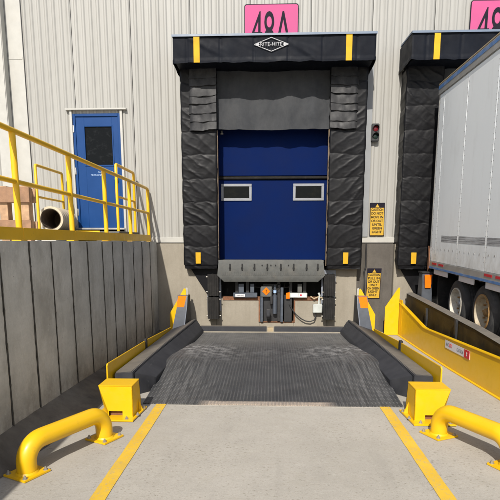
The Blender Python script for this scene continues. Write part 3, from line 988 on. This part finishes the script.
def caution(xc, zt, yb, lab, lines, h=.56, tilt=0., w=.255):
    t = thing('caution_sign', lab, 'sign', (xc, yb, zt - h), 'black and yellow caution signs between the docks')
    a = math.tan(tilt)
    sh = lambda v: (v.x + a * (v.z - zt), v.y, v.z)
    m = MB(); m.box(xc - w / 2, xc + w / 2, yb - .006, yb, zt - h, zt, .002, 1); part('plate', m.xf(sh), 'ink', t)
    m = MB(); m.box(xc - w / 2 + .012, xc + w / 2 - .012, yb - .008, yb - .0065, zt - h + .012, zt - .085); m.prism([(xc - .035, zt - .075), (xc, zt - .018), (xc + .035, zt - .075)], 'y', yb - .008, yb - .0065)
    part('yellow_face', m.xf(sh), 'sign_yellow', t)
    n = len(lines)
    for i, s in enumerate(lines):
        zz = zt - .115 - i * (h - .15) / (n - .45)
        ww = min(.205, .034 * len(s))
        link('lettering', text_mesh(s, 'lettering', 'ink', .042, ww, .001, 0, .03), t, (xc + a * (zz - zt), yb - .0085, zz))
    return t
caution(1.83, 2.245, -.03, 'upper yellow caution sign on the white cladding by the dock shelter', ('CAUTION', 'DO NOT', 'MOVE IN', 'OR OUT', 'UNTIL', 'GREEN', 'LIGHT'), .562, R(-1))
caution(1.82, 1.125, -.066, 'lower yellow caution sign on the dark concrete pier', ('CAUTION', 'PULL IN', 'OR OUT', 'ONLY', 'ON GREEN', 'LIGHT', 'ONLY'), .535, R(1.5), .25)

tl = thing('signal_light', 'black dock signal light with red and green lenses on the white cladding', 'traffic light', (1.735, -.03, 3.24))
m = MB(); m.box(1.67, 1.80, -.10, -.024, 3.245, 3.53, .012, 2); part('housing', m, 'black_metal', tl)
for z, mt in ((3.445, 'dark_red'), (3.325, 'dark_green')):
    m = MB(); m.lathe([(.0, -.118), (.030, -.115), (.044, -.108), (.046, -.10), (0, -.10)], (1.735, 0, z), 'y', 24); part('lens', m, mt, tl)
    m = MB()
    rings = []
    for q in range(13):
        a = math.pi * q / 12
        rings.append([(1.735 + r_ * math.cos(a), yy, z + r_ * math.sin(a)) for r_, yy in ((.05, -.101), (.05, -.15 - .02 * math.sin(a)), (.053, -.15 - .02 * math.sin(a)), (.053, -.101))])
    m.loft(rings); part('visor', m, 'black_metal', tl)

# ------------------------------------------------------------------ steel wheel ramp between the guides
rp = thing('wheel_ramp', 'black tread plate wheel ramp with pale scuffs between the two guides', 'ramp', (cx, -2.4, 0))
def sst(a, b_, x):
    t_ = max(0, min(1, (x - a) / (b_ - a))); return t_ * t_ * (3 - 2 * t_)
def ramp_h(x, y):
    o = abs(x - cx)
    lin = lambda a, b_, q: max(0, min(1, (q - a) / (b_ - a)))
    rise = .85 * lin(-4.36, -3.13, y) + .15 * sst(-4.36, -3.13, y)
    fall = 1 - lin(-3.13, -1.45, y)
    c0 = .012 + .060 * sst(-4.36, -2.6, y) * (1 - sst(-2.1, -1.0, y) * .5)
    hump = .115 * lin(.50, 1.2, o) * rise * fall
    return c0 + hump
def rf(u, v):
    y = -4.38 + (4.38 - .52) * v
    hw = 1.275 - .045 * sst(-2.6, -.6, y)
    x = cx + (2 * u - 1) * hw
    return (x, y, ramp_h(x, y) + .0022 * fbm(x * 4, y * 4))
m = MB().grid(90, 130, rf)
for f in m.bm.faces:
    f.normal_update()
    if f.normal.z < 0: f.normal_flip()
def skirt(v_fixed):
    return lambda u, v: (lambda p: (p[0], p[1], .001 + (p[2] - .001) * v))(rf(u, v_fixed))
m.grid(90, 1, skirt(0)); m.grid(90, 1, skirt(1))
for uu in (0, 1):
    m.grid(130, 1, lambda u, v, uu=uu: (lambda p: (p[0], p[1], .001 + (p[2] - .001) * v))(rf(uu, u)))
bmesh.ops.remove_doubles(m.bm, verts=m.bm.verts[:], dist=1e-5)
part('tread_plate', m, 'tread', rp, smooth=60)
for x0, x1 in ((cx - 1.24, cx - .085), (cx + .045, cx + 1.24)):
    m = MB(); m.box(x0, x1, -.50, -.40, .0, .145, .008, 2); part('back_curb', m, 'steel', rp)
m = MB(); m.box(cx - 1.2, cx + 1.2, -.519, -.502, .0, .06, .004, 1); part('sill_strip', m, 'dock_concrete', rp)
m = MB(); m.box(cx - .07, cx + .03, -.46, -.38, .0, .12, .008, 1); part('stop_stub', m, 'tan', rp)

# ------------------------------------------------------------------ wheel guides
def guide(c, s, label, tall=False):
    X = lambda o: c + s * o
    t = thing('wheel_guide', label, 'wheel guide', (X(1.5), -2.3, 0), 'steel wheel guides beside the docks')
    if not tall:
        m = MB()
        def ring(y, pts): return [(X(o), y, z) for o, z in pts]
        m.loft([ring(-4.13, [(1.61, .0), (1.625, .23), (1.61, .25), (1.445, .266), (1.432, .255), (1.432, .0)]),
                ring(-4.05, [(1.625, .0), (1.64, .23), (1.625, .25), (1.445, .266), (1.432, .255), (1.432, .0)]),
                ring(-2.6, [(1.625, .0), (1.64, .20), (1.625, .22), (1.405, .268), (1.392, .257), (1.392, .0)]),
                ring(-.50, [(1.625, .0), (1.64, .15), (1.625, .17), (1.310, .274), (1.297, .263), (1.297, .0)])], bev=.006)
        part('guide_beam', m, 'steel', t)
        # inner deflector: a sloped wedge with a raked near end, set against the beam
        m = MB()
        m.loft([[(X(1.429), -4.09, .0), (X(1.429), -4.09, .235), (X(1.425), -4.085, .24), (X(1.27), -3.90, .155), (X(1.25), -3.88, .14), (X(1.27), -3.90, .0)],
                [(X(1.429), -3.6, .0), (X(1.429), -3.6, .24), (X(1.42), -3.6, .247), (X(1.26), -3.6, .155), (X(1.245), -3.6, .14), (X(1.255), -3.6, .0)],
                [(X(1.389), -2.6, .0), (X(1.389), -2.6, .24), (X(1.38), -2.6, .247), (X(1.25), -2.6, .15), (X(1.23), -2.6, .13), (X(1.235), -2.6, .0)],
                [(X(1.294), -.505, .0), (X(1.294), -.505, .245), (X(1.287), -.505, .252), (X(1.20), -.505, .11), (X(1.178), -.505, .08), (X(1.17), -.505, .0)]], bev=.004)
        part('deflector', m, 'steel', t)
        for y0, y1, z0, z1 in ((-4.26, -2.70, .375, .31), (-2.60, -.95, .305, .20)):
            m = MB()
            pr = [(y0, .16), (y0, z0 - .02), (y0 + .02, z0), (y1, z1), (y1, .05), (y0 + .09, .05), (y0 + .08, .15)]
            m.prism(pr, 'x', min(X(1.652), X(1.666)), max(X(1.652), X(1.666)), .002)
            part('side_plate', m, 'yellow', t)
        m = MB(); m.box(min(X(1.642), X(1.68)), max(X(1.642), X(1.68)), -2.685, -2.615, .05, .33, .004, 1); part('joint_bracket', m, 'black_metal', t)
        m = MB(); m.prism([(X(1.765), .02), (X(1.765), .36), (X(1.505), .80), (X(1.475), .78), (X(1.475), .40), (X(1.60), .02)], 'y', -.465, -.45); part('fin', m, 'yellow', t)
        m = MB(); m.prism([(X(1.50), .74), (X(1.475), .81), (X(1.445), .80), (X(1.445), .60)], 'y', -.448, -.43); part('tip_plate', m, 'white_trim', t)
        pr = [(-.47, .685), (-.60, .690), (-.69, .50), (-1.02, .16), (-.30, .16), (-.36, .685)]
        m = MB(); m.prism(pr, 'x', min(X(1.42), X(1.60)), max(X(1.42), X(1.60)), .006); post = part('post', m, 'steel', t)
        # slanted pale front edge and the orange reflector on it
        m = MB()
        e0, e1 = Vector((0, -.602, .689)), Vector((0, -1.02, .19))
        m.loft([[(X(1.425), -.608, .685), (X(1.595), -.608, .685), (X(1.595), -.60, .687), (X(1.425), -.60, .687)],
                [(X(1.425), -.700, .500), (X(1.595), -.700, .500), (X(1.595), -.690, .498), (X(1.425), -.690, .498)],
                [(X(1.425), -1.03, .165), (X(1.62), -1.03, .165), (X(1.62), -1.02, .162), (X(1.425), -1.02, .162)]])
        part('front_face', m, 'dark_fin', post)
        m = MB(); m.tube([(X(1.428), -.612, .684), (X(1.428), -.704, .50), (X(1.428), -1.034, .166)], .007, 8); part('edge_bead', m, 'grey_fin', post)
        m = MB()
        m.loft([[(X(1.445), -.614, .680), (X(1.585), -.614, .680), (X(1.585), -.609, .682), (X(1.445), -.609, .682)],
                [(X(1.475), -.700, .502), (X(1.60), -.700, .502), (X(1.60), -.695, .502), (X(1.475), -.695, .502)]])
        part('reflector', m, 'orange', post)
    else:
        # the neighbouring dock's guide, seen from its tall yellow outer side
        def bx(y):
            pts = [(-5.2, 2.395), (-4.2, 2.345), (-2.9, 2.265), (-2.0, 2.23), (-.45, 2.195)]
            for (y0, a), (y1, b_) in zip(pts[:-1], pts[1:]):
                if y0 <= y <= y1: return a + (b_ - a) * (y - y0) / (y1 - y0)
            return pts[0][1] if y < -5 else pts[-1][1]
        top = [(-.45, .560), (-1.0, .475), (-1.75, .352), (-1.9, .348), (-2.9, .378), (-4.2, .405), (-5.2, .43)]
        m = MB()
        m.loft([[(bx(y), y, .006), (bx(y) + .014, y, .006), (bx(y) + .014, y, z), (bx(y), y, z)] for y, z in top])
        pl = part('side_plate', m, 'yellow', t)
        m = MB(); m.loft([[(bx(y) - .012, y, z + .001), (bx(y) + .045, y, z + .001), (bx(y) + .045, y, z + .013), (bx(y) - .012, y, z + .013)] for y, z in top], bev=.003)
        part('top_flange', m, 'yellow', pl)
        m = MB(); m.loft([[(bx(y) - .02, y, .001), (bx(y) - .001, y, .001), (bx(y) - .001, y, .02), (bx(y) - .02, y, .012)] for y, z in top])
        part('foot_flange', m, 'yellow_rail', pl)
        m = MB(); m.prism([(1.955, .005), (2.19, .005), (2.19, .82), (2.165, .82), (1.955, .49)], 'y', -.44, -.425, .002); part('fin', m, 'yellow', t)
        m = MB(); m.box(2.196, 2.206, -.62, -.40, .01, .62, .002, 1); part('fin_stiffener', m, 'yellow_rail', t)
        # the guide beam: outer side coloured as reflected, shaded yellow, dark dusty top
        def gx(y): return bx(y) + .15
        tz = [(-.28, .700), (-1.2, .66), (-3.1, .555), (-4.0, .465), (-5.2, .34)]
        m = MB(); m.loft([[(gx(y), y, .0), (gx(y) + .03, y, .0), (gx(y) + .03, y, z), (gx(y), y, z)] for y, z in tz]); part('beam_side', m, 'gold', t)
        m = MB(); m.loft([[(gx(y) - .01, y, z - .03), (gx(y) + .09, y, z - .01), (gx(y) + .14, y, z - .05), (gx(y) + .14, y, z - .2), (gx(y) + .035, y, z - .2), (gx(y) + .035, y, z - .04)][::1] for y, z in [(a, b_ + .04) for a, b_ in tz]]); part('guide_beam', m, 'steel', t)
        for y in (-1.45, -2.6):
            m = MB(); m.box(gx(y) - .035, gx(y) - .002, y - .03, y + .03, .32, .60, .004, 1); part('joint_bracket', m, 'black_metal', t)
        m = MB(); m.box(gx(-3.05) - .02, gx(-3.05) - .004, -2.42, -2.36, .44, .53, .004, 1); part('tag', m, 'label_white', t)
        m = MB(); m.prism([(-.50, 1.08), (-.70, 1.08), (-.74, .45), (-.78, .3), (-.42, .3)], 'x', 2.475, 2.64, .008); post = part('post', m, 'dark_fin', t)
        m = MB(); m.box(2.46, 2.655, -.72, -.48, 1.081, 1.105, .004, 1); part('cap', m, 'black_metal', post)
        m = MB(); m.prism([(2.50, 1.055), (2.62, 1.055), (2.605, .84), (2.515, .84)], 'y', -.745, -.722, .003); part('reflector', m, 'orange', post)
        # sticker on the plate
        n = 8
        def stk(y0, y1, z0, z1, mat, nm, par, d):
            q = MB(); q.loft([[(bx(y) - d, y, z0), (bx(y) - d + .003, y, z0), (bx(y) - d + .003, y, z1), (bx(y) - d, y, z1)] for y in [y0 + (y1 - y0) * i / n for i in range(n + 1)]])
            return part(nm, q, mat, par)
        st_ = stk(-2.64, -3.36, .245, .345, 'label_white', 'sticker', pl, .006)
        stk(-3.22, -3.36, .246, .344, 'label_red', 'sticker_end', pl, .009)
        ang = math.atan2(bx(-3.2) - bx(-2.8), .4)
        rot = Matrix.Rotation(-math.pi / 2 + ang, 4, 'Z')
        for txt, y, mt, w, z in (('WHEEL', -2.72, 'grey_ink', .10, .30), ('LOK', -2.82, 'label_red', .08, .30), ('CAUTION', -3.10, 'grey_ink', .18, .295), ('!', -3.29, 'label_white', .03, .295)):
            me = turn_mesh(text_mesh(txt, 'lettering', mt, .045, w, .001, 0, .02), rot)
            link('lettering', me, pl, (bx(y) - (.0095 if mt == 'label_white' else .0065), y, z))
    return t
guide(DOCKS[0], -1, 'black steel wheel guide with yellow edge plate near the retaining wall')
guide(DOCKS[0], 1, 'black steel wheel guide with yellow edge plate behind the right guard box')
guide(DOCKS[1], -1, 'tall yellow sided wheel guide with a white and red sticker near the trailer', True)

# ------------------------------------------------------------------ yellow guard boxes
def guard_box(s, label):
    c = cx
    X = lambda o: c + s * o
    t = thing('guard_box', label, 'guard box', (X(1.38), -4.65, 0), 'yellow guard boxes at the ramp entry')
    m = MB(); m.loft([[(X(1.60), -4.90, .0045), (X(1.235), -4.90, .0045), (X(1.205), -4.50, .0045), (X(1.61), -4.50, .0045)],
                      [(X(1.60), -4.90, .020), (X(1.235), -4.90, .020), (X(1.205), -4.50, .020), (X(1.61), -4.50, .020)]], bev=.002)
    part('base_plate', m, 'yellow', t)
    z0, z1 = .0205, .300
    m = MB()
    th = .008
    xi, xo_t, xo_b = 1.257, 1.565, 1.485
    yf, yb_ = -4.80, -4.56
    # front with its notch, chamfered outer corner, inner side, outer side, back, top
    def sheet(poly, name, mat='yellow', n=None):
        q = MB(); p = [Vector(v) for v in poly]
        nn = (p[1] - p[0]).cross(p[2] - p[0]).normalized() * th
        q.loft([[a for a in p], [a - nn for a in p]])
        return q
    quads = []
    fr_ = [(X(xi), yf, z1), (X(xi), yf - .012, z0), (X(1.353), yf - .012, z0), (X(1.353), yf - .009, .072), (X(xo_b), yf - .009, .072), (X(xo_t), yf, z1)]
    m.loft([[Vector(p) for p in fr_], [Vector(p) + Vector((0, th, 0)) for p in fr_]])
    ch = [(X(xo_t), yf, z1), (X(xo_b), yf - .009, .072), (X(xo_b), yf - .012, z0), (X(xo_t - .006), yf + .13, z0)]
    m.loft([[Vector(p) for p in ch], [Vector(p) + Vector((-s * th * .8, th * .6, 0)) for p in ch]])
    so = [(X(xo_t), yf, z1), (X(xo_t - .006), yf + .13, z0), (X(xo_t - .006), yb_, z0), (X(xo_t), yb_, z1)]
    m.loft([[Vector(p) for p in so], [Vector(p) + Vector((-s * th, 0, 0)) for p in so]])
    si = [(X(xi), yf, z1), (X(xi), yf - .012, z0), (X(xi), yb_ + .05, z0), (X(xi), yb_, z1)]
    m.loft([[Vector(p) for p in si], [Vector(p) + Vector((s * th, 0, 0)) for p in si]])
    bk_ = [(X(xi), yb_, z1), (X(xi), yb_ + .05, z0), (X(xo_t - .006), yb_, z0), (X(xo_t), yb_, z1)]
    m.loft([[Vector(p) for p in bk_], [Vector(p) + Vector((0, -th, 0)) for p in bk_]])
    tp = [(X(xi - .002), yf - .004, z1 + .001), (X(xo_t + .002), yf - .004, z1 + .001), (X(xo_t + .002), yb_ + .003, z1 + .001), (X(xi - .002), yb_ + .003, z1 + .001)]
    m.loft([[Vector(p) for p in tp], [Vector(p) + Vector((0, 0, th)) for p in tp]], bev=.003)
    part('cover', m, 'yellow', t)
    m = MB(); m.box(min(X(1.35), X(1.478)), max(X(1.35), X(1.478)), yf + .03, yf + .035, z0, .078); part('inner_plate', m, 'rust', t)
    m = MB(); m.prism([(X(1.255), .021), (X(1.215), .021), (X(1.255), .13)], 'y', -4.62, -4.61); part('tapered_panel', m, 'yellow', t)
    for o, y in ((1.30, -4.87), (1.56, -4.865), (1.228, -4.76), (1.222, -4.56)):
        link('bolt', bolt_mesh(), t, (X(o), y, .020))
    return t
guard_box(-1, 'yellow steel guard box standing nearest the retaining wall')
guard_box(1, 'yellow steel guard box on the sunlit side, in front of the right wheel guide')

# ------------------------------------------------------------------ bent pipe barriers
def pipe_barrier(A, B, label, r_=.067, top=.222):
    A = Vector((*A, 0)); B = Vector((*B, 0))
    d = (B - A).normalized(); L = (B - A).length; n = Vector((d.y, -d.x, 0))
    t = thing('pipe_barrier', label, 'barrier', (A + B) / 2, 'bent yellow pipe barriers')
    rb = .135
    pts = [A + Vector((0, 0, .016)), A + Vector((0, 0, top - rb))]
    for q in range(1, 11):
        a = math.pi / 2 * q / 10
        pts.append(A + d * (rb - rb * math.cos(a)) + Vector((0, 0, top - rb + rb * math.sin(a))))
    for q in range(1, 6): pts.append(A + d * (rb + (L - 2 * rb) * q / 6) + Vector((0, 0, top)))
    for q in range(0, 11):
        a = math.pi / 2 * q / 10
        pts.append(B - d * (rb - rb * math.sin(a)) + Vector((0, 0, top - rb + rb * math.cos(a))))
    pts.append(B + Vector((0, 0, .016)))
    m = MB().tube(pts, r_, 32); part('pipe', m, 'yellow', t, smooth=60)
    for P in (A, B):
        h = .108
        cs = [P + d * (sx * h) + n * (sy * h) for sx, sy in ((-1, -1), (1, -1), (1, 1), (-1, 1))]
        m = MB(); m.loft([[c_ + Vector((0, 0, .002)) for c_ in cs], [c_ + Vector((0, 0, .017)) for c_ in cs]], bev=.002)
        bp = part('base_plate', m, 'yellow', t)
        m = MB(); m.lathe([(r_ + .001, .0172), (r_ + .012, .0172), (r_ + .003, .030), (r_ + .001, .030)], P, 'z', 28); part('weld', m, 'yellow', bp)
        for sx, sy in ((-1, -1), (1, -1), (1, 1), (-1, 1)):
            link('bolt', bolt_mesh(), bp, P + d * (sx * .084) + n * (sy * .084) + Vector((0, 0, .017)))
    return t
pipe_barrier((-1.672, -5.949), (-1.347, -5.285), 'bent yellow pipe barrier beside the dark gutter')
pipe_barrier((1.403, -5.097), (1.707, -5.717), 'bent yellow pipe barrier on sunlit concrete by the right guard box')

# ------------------------------------------------------------------ railing and things on the platform
RX = -2.15
rl = thing('railing', 'long yellow pipe safety railing along the retaining wall top', 'railing', (RX, -3, 1.585))
posts_y = [-.09, -1.28, -2.46, -3.63, -4.82, -6.0, -7.2, -8.4]
m = MB(); m.tube([(RX, -.09, 2.48)] + [(RX, yy, 2.492) for yy in (-.2, -3, -9.3)], .024, 14); part('top_rail', m, 'yellow_rail', rl)
m = MB(); m.tube([(RX, -.09, 2.08), (RX, -9.3, 2.08)], .021, 14); part('mid_rail', m, 'yellow_rail', rl)
for yy in posts_y:
    m = MB(); m.tube([(RX, yy, 1.6), (RX, yy, 2.47)], .027, 14); p_ = part('post', m, 'yellow_rail', rl)
    m = MB(); m.box(RX - .05, RX + .042, yy - .05, yy + .05, 1.589, 1.60, .002, 1); part('foot', m, 'yellow_rail', p_)
for a, c in zip(posts_y[1:] + [-9.3], posts_y[:-1] + [-.02][:0]):
    m = MB(); m.box(RX + .030, RX + .036, a + .003, c - .003, 1.598, 1.70, .001, 1); part('toe_board', m, 'yellow_rail', rl)

ld = thing('door_landing', 'low grey steel landing in front of the blue personnel door', 'landing', (-3, -.6, 1.585))
m = MB(); m.box(-3.86, -2.32, -1.30, -.10, 1.715, 1.745, .004, 1); part('deck', m, 'galv', ld)
m = MB(); m.box(-3.60, -2.62, -1.312, -1.302, 1.70, 1.75); part('edge_strip', m, 'yellow_rail', ld)
for xx in (-3.62, -2.40, -2.62):
    m = MB(); m.cyl((xx, -1.2, 1.586), (xx, -1.2, 1.714), .09 if xx > -3 else .03, 18); part('leg', m, 'galv', ld)
for xx, lab in ((-3.62, 'yellow pipe guard frame on the landing beside the beige duct pipe'), (-2.37, 'yellow pipe guard frame on the landing beside the door handle')):
    t = thing('stair_guard', lab, 'guard rail', (xx, -.6, 1.745), 'yellow guard frames either side of the door')
    m = MB(); m.tube([(xx, -1.17, 1.746), (xx, -1.17, 2.72), (xx, -1.16, 2.74), (xx, -1.14, 2.745), (xx, -.18, 2.745), (xx, -.16, 2.74), (xx, -.15, 2.72), (xx, -.15, 1.746)], .022, 12); part('hoop', m, 'yellow_rail', t)
    m = MB(); m.tube([(xx, -1.15, 2.27), (xx, -.17, 2.27)], .018, 12); part('mid_rail', m, 'yellow_rail', t)

dp = thing('duct_pipe', 'short beige corrugated pipe section lying on the landing left of the blue door', 'pipe', (-3.32, -1.6, 1.59))
pr = []
L0, L1 = -.42, .42
ro = .195
n = 60
ax = Vector((.10, -1, .0)).normalized()
for i in range(n + 1):
    h = L0 + (L1 - L0) * i / n
    pr.append((ro - .014 * (1 - abs(math.sin(h * 26))) - (.0 if i else .01), h))
pr += [(ro - .035, L1), (ro - .04, L0)]
pr.append(pr[0])
m = MB().lathe(pr, (0, 0, 0), 'y', 48)
rotm = Vector((0, 1, 0)).rotation_difference(ax).to_matrix()
# stands the open end toward the yard
CP = Vector((-3.53, -.62, 1.746 + ro))
m.xf(lambda v: rotm @ v + CP)
part('pipe_wall', m, 'cream', dp)
m = MB().lathe([(0, -.25), (ro - .045, -.25), (ro - .045, .415), (ro - .043, .415), (ro - .043, -.26), (0, -.26)], (0, 0, 0), 'y', 40)
m.xf(lambda v: rotm @ v + CP)
part('inner_liner', m, 'brown_dark', dp)

pt = thing('wooden_pallet', 'brown wooden pallet standing on edge behind the yellow railing', 'pallet', (-3.45, -3.0, 1.59))
px0, px1 = -3.95, -2.88
for z0, z1, mt in ((2.045, 2.225, 'wood_dark'), (1.655, 1.84, 'wood_dark')):
    m = MB(); m.box(px0, px1 + random.uniform(-.01, .01), -3.02, -2.985, z0, z1, .004, 1); part('plank', m, mt, pt)
for z0, z1 in ((2.05, 2.22), (1.66, 1.83)):
    m = MB(); m.box(px0, px1, -2.87, -2.84, z0, z1, .004, 1); part('plank', m, 'wood', pt)
for xx in (-2.965, -3.225, -3.46, -3.86):
    m = MB(); m.box(xx - .05, xx + .05, -2.984, -2.871, 1.592, 2.24, .004, 1); part('stringer', m, 'wood', pt)

# ------------------------------------------------------------------ semi trailer
TX = 2.58
tt_ = thing('semi_trailer', 'white box semi trailer backed into the right dock', 'trailer', (TX + 1.15, -6, 0))
def tilt(v): return (v.x, v.y, v.z + .026 * (v.y + .65))
YE, W_ = -13.6, 2.3
def tp(name, mb, mat, parent=tt_, **kw): return part(name, mb.xf(tilt), mat, parent, **kw)
m = MB(); m.box(TX + .03, TX + W_ - .03, YE, -.70, 1.25, 3.93); tp('box_core', m, 'trailer')
ysm = [-.95, -1.90, -2.85, -3.8, -4.75, -5.7, -6.65, -7.6, -8.55, -9.5, -10.45, -11.4, -12.35, -13.55]
for side in (0, 1):
    xa, xb = (TX, TX + .028) if side == 0 else (TX + W_ - .028, TX + W_)
    for a, c in zip([-.72] + ysm[:-1], ysm):
        m = MB(); m.box(xa, xb, c + .004, a - .004, 1.285, 3.80, .004, 1); pp = tp('side_panel', m, 'trailer')
        if side == 0:
            m = MB()
            for i in range(40):
                z = 1.33 + i * .062
                for yy in (a - .028, c + .028):
                    m.box(TX - .0014, TX - .0002, yy - .005, yy + .005, z - .005, z + .005)
            m.xf(tilt); part('rivets', m, 'alu', pp, kind='stuff')
            if -6 < c:
                m = MB(); m.box(TX - .0022, TX - .0004, c + .03, (a - .03) if a < -1 else -1.2, 1.60, 1.69)
                if c < -1.5: part('scuff_strip', m.xf(tilt), 'scuff', pp)
                m = MB()
                for i in range(5):
                    yy = a - .1 - i * .17
                    if yy > c: m.box(TX - .003, TX - .0005, yy - .009, yy + .009, 1.475, 1.493)
                part('rivets', m.xf(tilt), 'alu', pp, kind='stuff')
    xo = TX - .012 if side == 0 else TX + W_ - .03
    m = MB(); m.box(xo, xo + .042, YE, -.66, 3.803, 3.955, .008, 2); trl = tp('top_rail', m, 'alu')
    m = MB(); m.box(xo - .003 if side == 0 else xo + .043, xo - .0005 if side == 0 else xo + .046, YE, -.67, 3.885, 3.935); part('blue_stripe', m.xf(tilt), 'blue_stripe', trl)
    m = MB(); m.box(xo, xo + .05, YE, -.66, 3.957, 3.975, .003, 1); part('edge_lip', m.xf(tilt), 'tan', trl)
    m = MB(); m.box(xo, xo + .06, YE, -.66, 1.165, 1.283, .006, 2); br = tp('bottom_rail', m, 'alu')
    m = MB(); m.box(xo - .003 if side == 0 else xo + .061, xo - .0005 if side == 0 else xo + .064, YE, -.67, 1.17, 1.20); part('blue_stripe', m.xf(tilt), 'blue_stripe', br)
    if side == 0:
        for yy in (-.86, -1.18, -2.9, -3.22):
            m = MB(); m.box(xo - .0035, xo - .0008, yy - .22, yy, 1.305 - .07, 1.335 - .07); part('red_marker', m.xf(tilt), 'label_red', br)
        for a, c in ((-.90, -1.52), (-2.0, -2.52), (-2.9, -3.5), (-3.9, -4.5)):
            m = MB(); m.box(TX + .01, TX + .03, c, a, 1.085, 1.163, .004, 1); part('skirt_plate', m.xf(tilt), 'label_white', br)
m = MB(); m.box(TX, TX + W_, -.70, -.655, 1.15, 3.97, .01, 2); tp('rear_frame', m, 'alu')
m = MB(); m.prism([(-.73, 1.16), (-.73, 1.36), (-.66, 1.52), (-.66, 1.10)], 'x', TX - .025, TX - .013); tp('corner_gusset', m, 'rust')
m = MB(); m.box(TX + .02, TX + W_ - .02, YE, -.72, 3.94, 3.965); tp('roof', m, 'trailer')
m = MB()
for i in range(30): m.box(TX + .05, TX + W_ - .05, -1.0 - i * .42, -.92 - i * .42, 1.14, 1.245)
tp('crossmembers', m, 'black_metal', kind='stuff')
m = MB()
for xx in (TX + .55, TX + 1.65): m.box(xx, xx + .1, -4.6, -.9, .95, 1.14, .006, 1)
tp('slider_rail', m, 'black_metal')
m = MB()
for yy in (-1.84, -2.76): m.cyl((TX + .3, yy, .715), (TX + W_ - .3, yy, .715), .07, 16)
part('axle', m, 'black_metal', tt_)
GZ = .37
WR = .345
for wi, yy in enumerate((-1.84, -2.76)):
    for side in (0, 1):
        for dual in (0, 1):
            s = 1 if side == 0 else -1
            xf_ = (TX + .045 if side == 0 else TX + W_ - .045) + s * dual * .29
            wd = .25
            prof = [(.225, .012), (.27, .0), (.305, .008), (.33, .022), (WR, .05), (WR, .085), (WR - .010, .088), (WR - .010, .094), (WR, .097), (WR, .122), (WR - .010, .125), (WR - .010, .131), (WR, .134), (WR, .158), (WR - .010, .161), (WR - .010, .167), (WR, .170), (WR, .205), (.33, .232), (.27, wd), (.225, wd - .012), (.225, .012)]
            m = MB().lathe([(r_, s * h) for r_, h in prof], (xf_, yy, GZ + WR), 'x', 44)
            wh_ = part('wheel', m, 'tyre', tt_, smooth=30)
            fl = .06 if dual == 0 else .20
            m = MB().lathe([(r_, s * h) for r_, h in ((.0, .08), (.05, .08), (.08, .09), (.15, .10), (.185, .09), (.205, .03), (.212, -.004), (.225, -.004), (.228, .015), (.224, .03), (.215, .14), (.0, .15))], (xf_, yy, GZ + WR), 'x', 40)
            part('rim', m, 'rim' if wi == 0 else 'rim_dirty', wh_)
            if dual == 0:
                m = MB()
                for q in range(10):
                    a = 2 * math.pi * q / 10
                    yy_, zz_ = yy + .135 * math.cos(a), GZ + WR + .135 * math.sin(a)
                    m.cyl((xf_ + s * .100, yy_, zz_), (xf_ + s * .068, yy_, zz_), .014, 6)
                part('lug_nuts', m, 'rust_ring', wh_, kind='stuff')
                m = MB().lathe([(r_, s * h) for r_, h in ((0, .03), (.04, .035), (.05, .045), (.055, .079), (0, .079))], (xf_, yy, GZ + WR), 'x', 20)
                part('hub', m, 'rust_ring' if wi else 'alu', wh_)
                if wi:
                    m = MB().lathe([(r_, s * h) for r_, h in ((.213, -.006), (.226, -.006), (.229, .012), (.229, .006), (.213, -.004))], (xf_, yy, GZ + WR), 'x', 40)
                    part('rust_ring', m, 'rust_ring', wh_)
for xx in (TX + .06, TX + W_ - .6):
    m = MB(); m.box(xx, xx + .52, -.98, -.965, .42, 1.12, .003, 1); part('mud_flap', m, 'rubber', tt_)
for xx in (TX + .35, TX + W_ - .45):
    m = MB(); m.box(xx, xx + .1, -10.9, -10.8, .05, 1.0, .006, 1); m.box(xx - .08, xx + .18, -11.0, -10.7, .004, .05, .006, 1); part('landing_leg', m, 'black_metal', tt_)
m = MB(); m.box(TX + .1, TX + W_ - .1, -.80, -.72, .45, .55, .008, 1); m.box(TX + .5, TX + .58, -.79, -.73, .56, 1.14); m.box(TX + W_ - .58, TX + W_ - .5, -.79, -.73, .56, 1.14)
part('bumper_bar', m, 'black_metal', tt_)
# the second dock's ramp under the trailer wheels
r2 = thing('wheel_ramp', 'dark wheel ramp under the white trailer tyres', 'ramp', (DOCKS[1], -2.4, 0))
m = MB(); m.prism([(-4.4, .002), (-3.4, GZ - .002), (-1.0, GZ - .002), (-.6, .10), (-.55, .002)], 'x', TX + .02, TX + W_ - .02, .004); part('tread_plate', m, 'tread', r2)
